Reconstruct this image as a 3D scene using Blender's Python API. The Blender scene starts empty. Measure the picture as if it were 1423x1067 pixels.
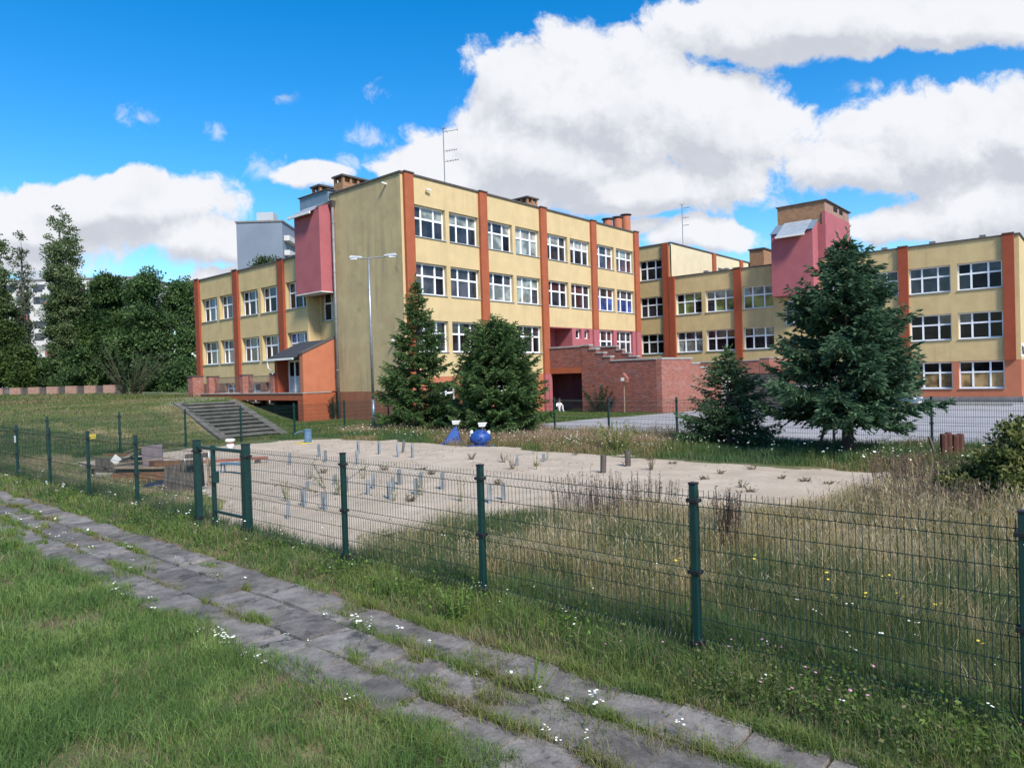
import bpy, bmesh, math, random
import numpy as np
from mathutils import Vector, Matrix
random.seed(7)
rng = np.random.default_rng(11)
S = bpy.context.scene
COL = S.collection
R = math.radians

# ------------------------------------------------------------------ camera
# site frame: +X runs along the long facade (away to the right), +Y along the near fence (away to the left)
AZ = R(40.94); EYE = 2.4; FPX = 968.0; CX, CY = 711.5, 533.5
dA = np.array([math.sin(AZ), math.cos(AZ), 0.0]); dB = np.array([-math.cos(AZ), math.sin(AZ), 0.0])
_p, _r = R(-0.711), R(-1.697)
_f = np.array([0, math.cos(_p), math.sin(_p)]); _u = np.array([0, -math.sin(_p), math.cos(_p)]); _x = np.array([1.0, 0, 0])
_rx = _x * math.cos(_r) + _u * math.sin(_r); _up = -_x * math.sin(_r) + _u * math.cos(_r)
def site(v): return np.array([v @ dA, v @ dB, v[2]])
FW, RT, UP = site(_f), site(_rx), site(_up)
cam_d = bpy.data.cameras.new('camera'); cam = bpy.data.objects.new('camera', cam_d); COL.objects.link(cam)
cam_d.sensor_fit = 'HORIZONTAL'; cam_d.sensor_width = 36.0; cam_d.lens = FPX / 1423 * 36.0
cam_d.clip_start = 0.05; cam_d.clip_end = 6000
M = Matrix.Identity(4)
for i in range(3):
    M[i][0], M[i][1], M[i][2] = RT[i], UP[i], -FW[i]
M[2][3] = EYE
cam.matrix_world = M
S.camera = cam

# ------------------------------------------------------------------ world: sky with cumulus
SUN = Vector((-0.27, -0.66, 0.70)).normalized()
world = bpy.data.worlds.new('World'); S.world = world; world.use_nodes = True
nt = world.node_tree; nt.nodes.clear()
def N(t, typ, **kw):
    n = t.nodes.new(typ)
    for k, v in kw.items():
        if k.startswith('i_'): n.inputs[int(k[2:]) if k[2:].isdigit() else k[2:]].default_value = v
        else: setattr(n, k, v)
    return n
def math_(t, op, a, b=None, c=None, clamp=False):
    n = t.nodes.new('ShaderNodeMath'); n.operation = op; n.use_clamp = clamp
    for i, v in enumerate((a, b, c)):
        if v is None: continue
        if isinstance(v, (int, float)): n.inputs[i].default_value = v
        else: t.links.new(v, n.inputs[i])
    return n.outputs[0]
def vmath(t, op, a, b=None):
    n = t.nodes.new('ShaderNodeVectorMath'); n.operation = op
    for i, v in enumerate((a, b)):
        if v is None: continue
        if isinstance(v, (tuple, list)): n.inputs[i].default_value = v
        else: t.links.new(v, n.inputs[i])
    return n.outputs['Value'] if op in ('DOT_PRODUCT', 'LENGTH') else n.outputs[0]
def px2uv(x, y): return ((x - CX) / FPX, (CY - y) / FPX)
# (centre x, centre y, half width, half height, weight) in picture units turned into sky directions
CLOUDS = [(850,150,230,135,1.0),(985,180,160,112,1.0),(760,215,220,85,1.0),(640,245,150,62,.85),(900,262,190,48,.9),(735,150,105,95,.9),
          (1130,30,280,58,1.0),(1300,38,220,52,1.0),(1310,215,210,82,1.0),(1190,232,105,46,.85),(1410,190,130,90,1.0),(1420,300,190,60,.9),
          (980,330,105,26,.8),(890,318,40,16,.6),(1290,320,140,30,.6),
          (150,290,205,48,1.0),(60,310,160,62,1.0),(270,335,120,32,.8),(20,345,150,50,.8),(330,385,70,24,.6),
          (428,250,56,25,.75),(560,236,80,18,.62),(90,260,90,26,.7),(190,262,80,26,.8)]
WISPS = [(303,181,26,20),(530,127,30,20),(520,190,50,28),(365,232,45,30),(500,225,60,22),(195,165,40,22),(395,135,26,14),(1075,285,50,22),(1215,120,60,18),(1010,270,40,20)]
g = bpy.data.node_groups.new('cloud_density', 'ShaderNodeTree')
g.interface.new_socket('Vector', in_out='INPUT', socket_type='NodeSocketVector')
g.interface.new_socket('Density', in_out='OUTPUT', socket_type='NodeSocketFloat')
gi = g.nodes.new('NodeGroupInput'); go = g.nodes.new('NodeGroupOutput')
best = None
wn = N(g, 'ShaderNodeTexNoise', i_Scale=5.0, i_Detail=3.0); g.links.new(gi.outputs[0], wn.inputs['Vector'])
wv = vmath(g, 'MULTIPLY', vmath(g, 'SUBTRACT', wn.outputs['Color'], (.5,.5,.5)), (.10,.10,0))
pv = vmath(g, 'ADD', gi.outputs[0], wv)
for (x, y, rx, ry, wgt) in CLOUDS:
    u, v = px2uv(x, y)
    d = vmath(g, 'MULTIPLY', vmath(g, 'SUBTRACT', pv, (u, v, 0)), (FPX / rx, FPX / ry, 0))
    e = math_(g, 'MULTIPLY', math_(g, 'SUBTRACT', 1.0, vmath(g, 'LENGTH', d)), wgt)
    best = e if best is None else math_(g, 'SMOOTH_MAX', best, e, .12)
best = math_(g, 'MAXIMUM', best, -0.6)
n1 = N(g, 'ShaderNodeTexNoise', i_Scale=11.0, i_Detail=8.0, i_Roughness=.64); g.links.new(pv, n1.inputs['Vector'])
n2 = N(g, 'ShaderNodeTexNoise', i_Scale=4.0, i_Detail=2.0); g.links.new(pv, n2.inputs['Vector'])
s = math_(g, 'ADD', math_(g, 'MULTIPLY', math_(g, 'SUBTRACT', n1.outputs['Fac'], .5), 1.5), math_(g, 'MULTIPLY', math_(g, 'SUBTRACT', n2.outputs['Fac'], .5), .5))
g.links.new(math_(g, 'ADD', math_(g, 'MULTIPLY', best, 1.15), s), go.inputs[0])
tc = N(nt, 'ShaderNodeTexCoord'); D = tc.outputs['Generated']
den = math_(nt, 'MAXIMUM', vmath(nt, 'DOT_PRODUCT', D, tuple(FW)), .12)
cmb = N(nt, 'ShaderNodeCombineXYZ')
nt.links.new(math_(nt, 'DIVIDE', vmath(nt, 'DOT_PRODUCT', D, tuple(RT)), den), cmb.inputs[0])
nt.links.new(math_(nt, 'DIVIDE', vmath(nt, 'DOT_PRODUCT', D, tuple(UP)), den), cmb.inputs[1])
def dens(off):
    n = N(nt, 'ShaderNodeGroup'); n.node_tree = g
    nt.links.new(vmath(nt, 'ADD', cmb.outputs[0], off), n.inputs[0]); return n.outputs[0]
d0, d1 = dens((0, 0, 0)), dens((.014, .034, 0))
def ramp(t, x, a, b):
    n = N(t, 'ShaderNodeMapRange'); n.interpolation_type = 'SMOOTHSTEP'
    t.links.new(x, n.inputs[0]); n.inputs[1].default_value = a; n.inputs[2].default_value = b; return n.outputs[0]
alpha = ramp(nt, d0, -.03, .24)
wb = None
for (x, y, rx, ry) in WISPS:
    u, v = px2uv(x, y); e = math_(nt, 'SUBTRACT', 1.0, vmath(nt, 'LENGTH', vmath(nt, 'MULTIPLY', vmath(nt, 'SUBTRACT', cmb.outputs[0], (u, v, 0)), (FPX / rx, FPX / ry, 0))))
    wb = e if wb is None else math_(nt, 'MAXIMUM', wb, e)
nw = N(nt, 'ShaderNodeTexNoise', i_Scale=26.0, i_Detail=6.0, i_Roughness=.62, i_Distortion=.6); nt.links.new(cmb.outputs[0], nw.inputs['Vector'])
wa = math_(nt, 'MULTIPLY', ramp(nt, math_(nt, 'ADD', math_(nt, 'MULTIPLY', math_(nt, 'MAXIMUM', wb, -.5), .8), math_(nt, 'MULTIPLY', math_(nt, 'SUBTRACT', nw.outputs['Fac'], .56), 2.6)), .05, .85), .62)
alpha = math_(nt, 'MAXIMUM', alpha, wa)
shade = math_(nt, 'ADD', math_(nt, 'MULTIPLY', ramp(nt, d1, .25, 1.5), .42), math_(nt, 'MULTIPLY', ramp(nt, math_(nt, 'SUBTRACT', d1, d0), -.30, .50), .85), clamp=True)
ns = N(nt, 'ShaderNodeTexNoise', i_Scale=16.0, i_Detail=5.0, i_Roughness=.6); nt.links.new(cmb.outputs[0], ns.inputs['Vector'])
shade = math_(nt, 'ADD', shade, math_(nt, 'MULTIPLY', math_(nt, 'SUBTRACT', ns.outputs['Fac'], .52), .9), clamp=True)
sky = N(nt, 'ShaderNodeTexSky'); sky.sky_type = 'NISHITA'; sky.sun_disc = False
sky.sun_elevation = math.asin(SUN.z); sky.sun_rotation = math.atan2(SUN.x, SUN.y); sky.altitude = 200; sky.dust_density = .4; sky.ozone_density = 2.0
hs = N(nt, 'ShaderNodeHueSaturation', i_Saturation=1.48, i_Value=.84); nt.links.new(sky.outputs[0], hs.inputs['Color'])
cc = N(nt, 'ShaderNodeMix', data_type='RGBA'); nt.links.new(shade, cc.inputs[0])
cc.inputs[6].default_value = (3.5, 3.56, 3.72, 1); cc.inputs[7].default_value = (2.35, 2.46, 2.75, 1)
mx = N(nt, 'ShaderNodeMix', data_type='RGBA'); nt.links.new(alpha, mx.inputs[0]); nt.links.new(hs.outputs[0], mx.inputs[6]); nt.links.new(cc.outputs[2], mx.inputs[7])
bg = N(nt, 'ShaderNodeBackground', i_Strength=.12); nt.links.new(mx.outputs[2], bg.inputs[0])
wo = N(nt, 'ShaderNodeOutputWorld'); nt.links.new(bg.outputs[0], wo.inputs[0])

sl = bpy.data.lights.new('sun', 'SUN'); sl.energy = 2.9; sl.angle = R(11); sl.color = (1.0, .94, .84)
so = bpy.data.objects.new('sun', sl); COL.objects.link(so); so.rotation_euler = (-SUN).to_track_quat('-Z', 'Y').to_euler()
S.view_settings.view_transform = 'Standard'; S.view_settings.look = 'None'; S.view_settings.exposure = 1.12; S.view_settings.gamma = 1.0
S.cycles.max_bounces = 6; S.cycles.transparent_max_bounces = 8

# ------------------------------------------------------------------ helpers
def ray(x, y): return RT * (x - CX) + UP * (CY - y) + FW * FPX
def gnd(x, y, z=0.0):                       # where the sight line through (x, y) meets height z
    d = ray(x, y); return (np.array([0, 0, EYE]) + d * (z - EYE) / d[2])
def far(x, y, dist):                        # the point seen at (x, y) that lies dist metres ahead
    d = ray(x, y); return np.array([0, 0, EYE]) + d * dist / FPX

def sm(t): t = np.clip(t, 0, 1); return t * t * (3 - 2 * t)
def H(a, b):                                # terrain height
    a = np.asarray(a, float); b = np.asarray(b, float)
    k = np.clip(a - 17.4, 0, 9)
    t = (b - (29.0 + 1.45 * k)) / (5.6 + .45 * k)
    tt = np.clip(t, 0, 1); tt = .75 * tt + .25 * sm(tt)
    bank = 1.45 * tt * (1 - sm((a - 30) / 6))
    up = .45 * sm((b - 38) / 55) * (1 - sm((a - 60) / 30))
    cp = -.3 * sm((a - 23) / 26) * (1 - sm((b - 29) / 3))
    return bank + up + cp
_vt = {}
def vnoise(x, y, sc, seed=0):
    if seed not in _vt: _vt[seed] = np.random.default_rng(100 + seed).random((128, 128))
    T = _vt[seed]; x = np.asarray(x) / sc + 37.3; y = np.asarray(y) / sc + 11.7
    xi, yi = np.floor(x).astype(int), np.floor(y).astype(int); fx, fy = sm(x - xi), sm(y - yi)
    q = lambda i, j: T[i % 128, j % 128]
    return (q(xi, yi) * (1 - fx) + q(xi + 1, yi) * fx) * (1 - fy) + (q(xi, yi + 1) * (1 - fx) + q(xi + 1, yi + 1) * fx) * fy
def fbm(x, y, sc, seed=0): return .55 * vnoise(x, y, sc, seed) + .3 * vnoise(x, y, sc / 2.3, seed + 1) + .15 * vnoise(x, y, sc / 5.1, seed + 2)

def tag(o, label=None, cat=None, group=None, kind=None):
    if label: o['label'] = label
    if cat: o['category'] = cat
    if group: o['group'] = group
    if kind: o['kind'] = kind
    return o
def thing(name, label, cat, loc=(0, 0, 0), rz=0.0, group=None):
    o = bpy.data.objects.new(name, None); COL.objects.link(o); o.empty_display_size = .2
    o.location = loc; o.rotation_euler = (0, 0, rz)
    return tag(o, label, cat, group)
def copy_tree(o, parent=None):
    c = o.copy(); COL.objects.link(c); c.parent = parent
    for ch in [q for q in bpy.data.objects if q.parent == o]: copy_tree(ch, c)
    return c
def base_of(o):                             # unrotated world location of a thing while it is being built
    v = Vector((0, 0, 0))
    while o is not None: v += Vector(o.location); o = o.parent
    return v
class MB:
    def __init__(s, fn=None): s.v, s.f, s.m, s.fn, s.k = [], [], [], fn, 0
    def add(s, vs, fs):
        n = len(s.v); s.v += [tuple(s.fn(*p)) if s.fn else tuple(p) for p in vs]
        s.f += [tuple(n + i for i in f) for f in fs]; s.m += [s.k] * len(fs); return s
    def box(s, x0, x1, y0, y1, z0, z1):
        return s.add([(x0,y0,z0),(x1,y0,z0),(x1,y1,z0),(x0,y1,z0),(x0,y0,z1),(x1,y0,z1),(x1,y1,z1),(x0,y1,z1)],
                     [(0,3,2,1),(4,5,6,7),(0,1,5,4),(1,2,6,5),(2,3,7,6),(3,0,4,7)])
    def obox(s, c, ax, ay, az):             # centre and three half-axis vectors
        c, ax, ay, az = map(np.asarray, (c, ax, ay, az))
        return s.add([c+i*ax+j*ay+k*az for k in (-1,1) for (i,j) in ((-1,-1),(1,-1),(1,1),(-1,1))],
                     [(0,3,2,1),(4,5,6,7),(0,1,5,4),(1,2,6,5),(2,3,7,6),(3,0,4,7)])
    def quad(s, *p): return s.add(p, [tuple(range(len(p)))])
    def beam(s, p, q, w, h, up=(0,0,1)):
        p, q = np.asarray(p, float), np.asarray(q, float); d = q - p; L = np.linalg.norm(d); d = d / L
        x = np.cross(d, up); 
        if np.linalg.norm(x) < 1e-4: x = np.cross(d, (1, 0, 0))
        x = x / np.linalg.norm(x); y = np.cross(x, d)
        return s.obox((p + q) / 2, d * L / 2, x * w / 2, y * h / 2)
    def tube(s, pts, r, n=6, cap=True):
        pts = [np.asarray(p, float) for p in pts]; r = r if hasattr(r, '__len__') else [r] * len(pts)
        vs, fs = [], []
        x = None
        for i, p in enumerate(pts):
            d = pts[min(i + 1, len(pts) - 1)] - pts[max(i - 1, 0)]; d = d / (np.linalg.norm(d) + 1e-9)
            if x is None: x = np.cross(d, (0, 0, 1) if abs(d[2]) < .9 else (1, 0, 0))
            x = x - d * (x @ d); x = x / (np.linalg.norm(x) + 1e-9); y = np.cross(d, x)
            vs += [p + r[i] * (x * math.cos(2*math.pi*k/n) + y * math.sin(2*math.pi*k/n)) for k in range(n)]
        for i in range(len(pts) - 1):
            for k in range(n): fs.append((i*n+k, i*n+(k+1)%n, (i+1)*n+(k+1)%n, (i+1)*n+k))
        if cap: fs += [tuple(range(n))[::-1], tuple((len(pts)-1)*n + k for k in range(n))]
        return s.add(vs, fs)
    def lathe(s, c, prof, n=14):            # prof: (radius, z)
        vs = [(c[0]+r*math.cos(2*math.pi*k/n), c[1]+r*math.sin(2*math.pi*k/n), c[2]+z) for r, z in prof for k in range(n)]
        fs = [(i*n+k, i*n+(k+1)%n, (i+1)*n+(k+1)%n, (i+1)*n+k) for i in range(len(prof)-1) for k in range(n)]
        fs += [tuple(range(n))[::-1], tuple((len(prof)-1)*n+k for k in range(n))]
        return s.add(vs, fs)
    def prism(s, poly, axis, c0, c1):       # poly in the other two axes
        n = len(poly); P = lambda u, v, c: (c, u, v) if axis == 0 else (u, c, v) if axis == 1 else (u, v, c)
        return s.add([P(u, v, c0) for u, v in poly] + [P(u, v, c1) for u, v in poly],
                     [tuple(range(n))[::-1], tuple(range(n, 2*n))] + [(i, (i+1)%n, n+(i+1)%n, n+i) for i in range(n)])
    def build(s, name, mats, parent=None, smooth=False, bevel=0, recalc=True):
        me = bpy.data.meshes.new(name); b = base_of(parent)
        me.from_pydata([(x-b.x, y-b.y, z-b.z) for x, y, z in s.v], [], s.f)
        mats = mats if isinstance(mats, (list, tuple)) else [mats]
        for m in mats: me.materials.append(m)
        if len(mats) > 1: me.polygons.foreach_set('material_index', s.m)
        if recalc:
            bm = bmesh.new(); bm.from_mesh(me); bmesh.ops.recalc_face_normals(bm, faces=bm.faces); bm.to_mesh(me); bm.free()
        if smooth: me.polygons.foreach_set('use_smooth', [True] * len(me.polygons))
        o = bpy.data.objects.new(name, me); COL.objects.link(o)
        if parent: o.parent = parent
        if bevel:
            md = o.modifiers.new('bevel', 'BEVEL'); md.width = bevel; md.segments = 2; md.limit_method = 'ANGLE'
        return o

# ------------------------------------------------------------------ materials
def mat(name, c1, c2=None, sc=4.0, rough=.8, bump=0.0, bsc=None, metal=0.0, streak=None, spots=None, fine=None, stretch=(1,1,1), spec=.3):
    m = bpy.data.materials.new(name); m.use_nodes = True; t = m.node_tree; b = t.nodes['Principled BSDF']
    b.inputs['Roughness'].default_value = rough; b.inputs['Metallic'].default_value = metal; b.inputs['Specular IOR Level'].default_value = spec
    geo = N(t, 'ShaderNodeNewGeometry'); P = geo.outputs['Position']
    c2 = c2 or tuple(x * .8 for x in c1)
    mp = vmath(t, 'MULTIPLY', P, stretch)
    n = N(t, 'ShaderNodeTexNoise', i_Scale=sc, i_Detail=6.0, i_Roughness=.62); t.links.new(mp, n.inputs['Vector'])
    f = ramp(t, n.outputs['Fac'], .32, .68)
    x = N(t, 'ShaderNodeMix', data_type='RGBA'); t.links.new(f, x.inputs[0]); x.inputs[6].default_value = (*c1, 1); x.inputs[7].default_value = (*c2, 1)
    out = x.outputs[2]
    if streak:                              # rain streaks: narrow in plan, long in height
        col, amt, sz = streak
        n3 = N(t, 'ShaderNodeTexNoise', i_Scale=1.0, i_Detail=5.0, i_Roughness=.7); t.links.new(vmath(t, 'MULTIPLY', P, (sz, sz, .16)), n3.inputs['Vector'])
        n4 = N(t, 'ShaderNodeTexNoise', i_Scale=.35, i_Detail=4.0); t.links.new(P, n4.inputs['Vector'])
        k = math_(t, 'MULTIPLY', math_(t, 'MULTIPLY', ramp(t, n3.outputs['Fac'], .44, .72), ramp(t, n4.outputs['Fac'], .3, .66)), amt)
        y = N(t, 'ShaderNodeMix', data_type='RGBA'); t.links.new(k, y.inputs[0]); t.links.new(out, y.inputs[6]); y.inputs[7].default_value = (*col, 1); out = y.outputs[2]
    if spots:
        col, sc2, lo, hi = spots
        n5 = N(t, 'ShaderNodeTexNoise', i_Scale=sc2, i_Detail=5.0, i_Roughness=.65); t.links.new(vmath(t, 'ADD', P, (13.1, 4.2, 7.7)), n5.inputs['Vector'])
        y = N(t, 'ShaderNodeMix', data_type='RGBA'); t.links.new(ramp(t, n5.outputs['Fac'], lo, hi), y.inputs[0]); t.links.new(out, y.inputs[6]); y.inputs[7].default_value = (*col, 1); out = y.outputs[2]
    if fine:
        sc3, amt = fine
        n6 = N(t, 'ShaderNodeTexNoise', i_Scale=sc3, i_Detail=3.0, i_Roughness=.7); t.links.new(P, n6.inputs['Vector'])
        hv = N(t, 'ShaderNodeHueSaturation'); t.links.new(out, hv.inputs['Color']); t.links.new(math_(t, 'ADD', math_(t, 'MULTIPLY', n6.outputs['Fac'], 2*amt), 1-amt), hv.inputs['Value']); out = hv.outputs[0]
    t.links.new(out, b.inputs['Base Color'])
    if bump:
        nb = N(t, 'ShaderNodeTexNoise', i_Scale=bsc or sc * 6, i_Detail=5.0, i_Roughness=.7); t.links.new(mp, nb.inputs['Vector'])
        bp = N(t, 'ShaderNodeBump', i_Strength=bump, i_Distance=.02); t.links.new(nb.outputs['Fac'], bp.inputs['Height']); t.links.new(bp.outputs[0], b.inputs['Normal'])
    return m
def brick_mat(name, c1, c2, mortar, bw=.26, bh=.085, spots=None):
    m = bpy.data.materials.new(name); m.use_nodes = True; t = m.node_tree; b = t.nodes['Principled BSDF']; b.inputs['Roughness'].default_value = .9
    geo = N(t, 'ShaderNodeNewGeometry'); sp = N(t, 'ShaderNodeSeparateXYZ'); t.links.new(geo.outputs['Position'], sp.inputs[0])
    cb = N(t, 'ShaderNodeCombineXYZ'); t.links.new(math_(t, 'ADD', sp.outputs[0], sp.outputs[1]), cb.inputs[0]); t.links.new(sp.outputs[2], cb.inputs[1])
    br = N(t, 'ShaderNodeTexBrick', i_Scale=1.0); t.links.new(cb.outputs[0], br.inputs['Vector'])
    for k, v in (('Color1', (*c1, 1)), ('Color2', (*c2, 1)), ('Mortar', (*mortar, 1)), ('Mortar Size', .008), ('Brick Width', bw), ('Row Height', bh), ('Bias', -.1)): br.inputs[k].default_value = v
    out = br.outputs['Color']
    n = N(t, 'ShaderNodeTexNoise', i_Scale=1.3, i_Detail=7.0, i_Roughness=.7); t.links.new(vmath(t, 'MULTIPLY', geo.outputs['Position'], (1, 1, 2.2)), n.inputs['Vector'])
    y = N(t, 'ShaderNodeMix', data_type='RGBA'); t.links.new(math_(t, 'MULTIPLY', ramp(t, n.outputs['Fac'], .48, .75), .65), y.inputs[0]); t.links.new(out, y.inputs[6])
    y.inputs[7].default_value = (*(spots or tuple(x * .45 for x in c1)), 1)
    n7 = N(t, 'ShaderNodeTexNoise', i_Scale=14.0, i_Detail=3.0); t.links.new(vmath(t, 'MULTIPLY', geo.outputs['Position'], (.5, .5, 1.4)), n7.inputs['Vector'])
    hv = N(t, 'ShaderNodeHueSaturation'); t.links.new(y.outputs[2], hv.inputs['Color']); t.links.new(math_(t, 'ADD', n7.outputs['Fac'], .5), hv.inputs['Value'])
    t.links.new(hv.outputs[0], b.inputs['Base Color'])
    bp = N(t, 'ShaderNodeBump', i_Strength=.5, i_Distance=.01); t.links.new(br.outputs['Fac'], bp.inputs['Height']); bp.invert = True; t.links.new(bp.outputs[0], b.inputs['Normal'])
    return m
def glass_mat(name, col, spec=.5):
    m = bpy.data.materials.new(name); m.use_nodes = True; t = m.node_tree; b = t.nodes['Principled BSDF']
    geo = N(t, 'ShaderNodeNewGeometry'); n = N(t, 'ShaderNodeTexNoise', i_Scale=1.1, i_Detail=2.0); t.links.new(geo.outputs['Position'], n.inputs['Vector'])
    x = N(t, 'ShaderNodeMix', data_type='RGBA'); t.links.new(ramp(t, n.outputs['Fac'], .4, .62), x.inputs[0])
    x.inputs[6].default_value = (*[c * .55 for c in col], 1); x.inputs[7].default_value = (*[c * 1.5 for c in col], 1); t.links.new(x.outputs[2], b.inputs['Base Color'])
    b.inputs['Roughness'].default_value = .04; b.inputs['IOR'].default_value = 1.5; b.inputs['Specular IOR Level'].default_value = spec
    nb = N(t, 'ShaderNodeTexNoise', i_Scale=.9, i_Detail=1.0); t.links.new(geo.outputs['Position'], nb.inputs['Vector'])
    bp = N(t, 'ShaderNodeBump', i_Strength=.05, i_Distance=.1); t.links.new(nb.outputs['Fac'], bp.inputs['Height']); t.links.new(bp.outputs[0], b.inputs['Normal'])
    return m
def leaf_mat(name, trans=.25, rough=.6):
    m = bpy.data.materials.new(name); m.use_nodes = True; t = m.node_tree; b = t.nodes['Principled BSDF']; o = t.nodes['Material Output']
    at = N(t, 'ShaderNodeAttribute', attribute_name='tint'); b.inputs['Roughness'].default_value = rough; b.inputs['Specular IOR Level'].default_value = .25
    t.links.new(at.outputs['Color'], b.inputs['Base Color'])
    tr = N(t, 'ShaderNodeBsdfTranslucent'); t.links.new(at.outputs['Color'], tr.inputs['Color'])
    ms = N(t, 'ShaderNodeMixShader'); ms.inputs[0].default_value = trans
    t.links.new(b.outputs[0], ms.inputs[1]); t.links.new(tr.outputs[0], ms.inputs[2]); t.links.new(ms.outputs[0], o.inputs['Surface'])
    return m
YEL, DIRT = (.55, .415, .225), (.24, .19, .115)
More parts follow.
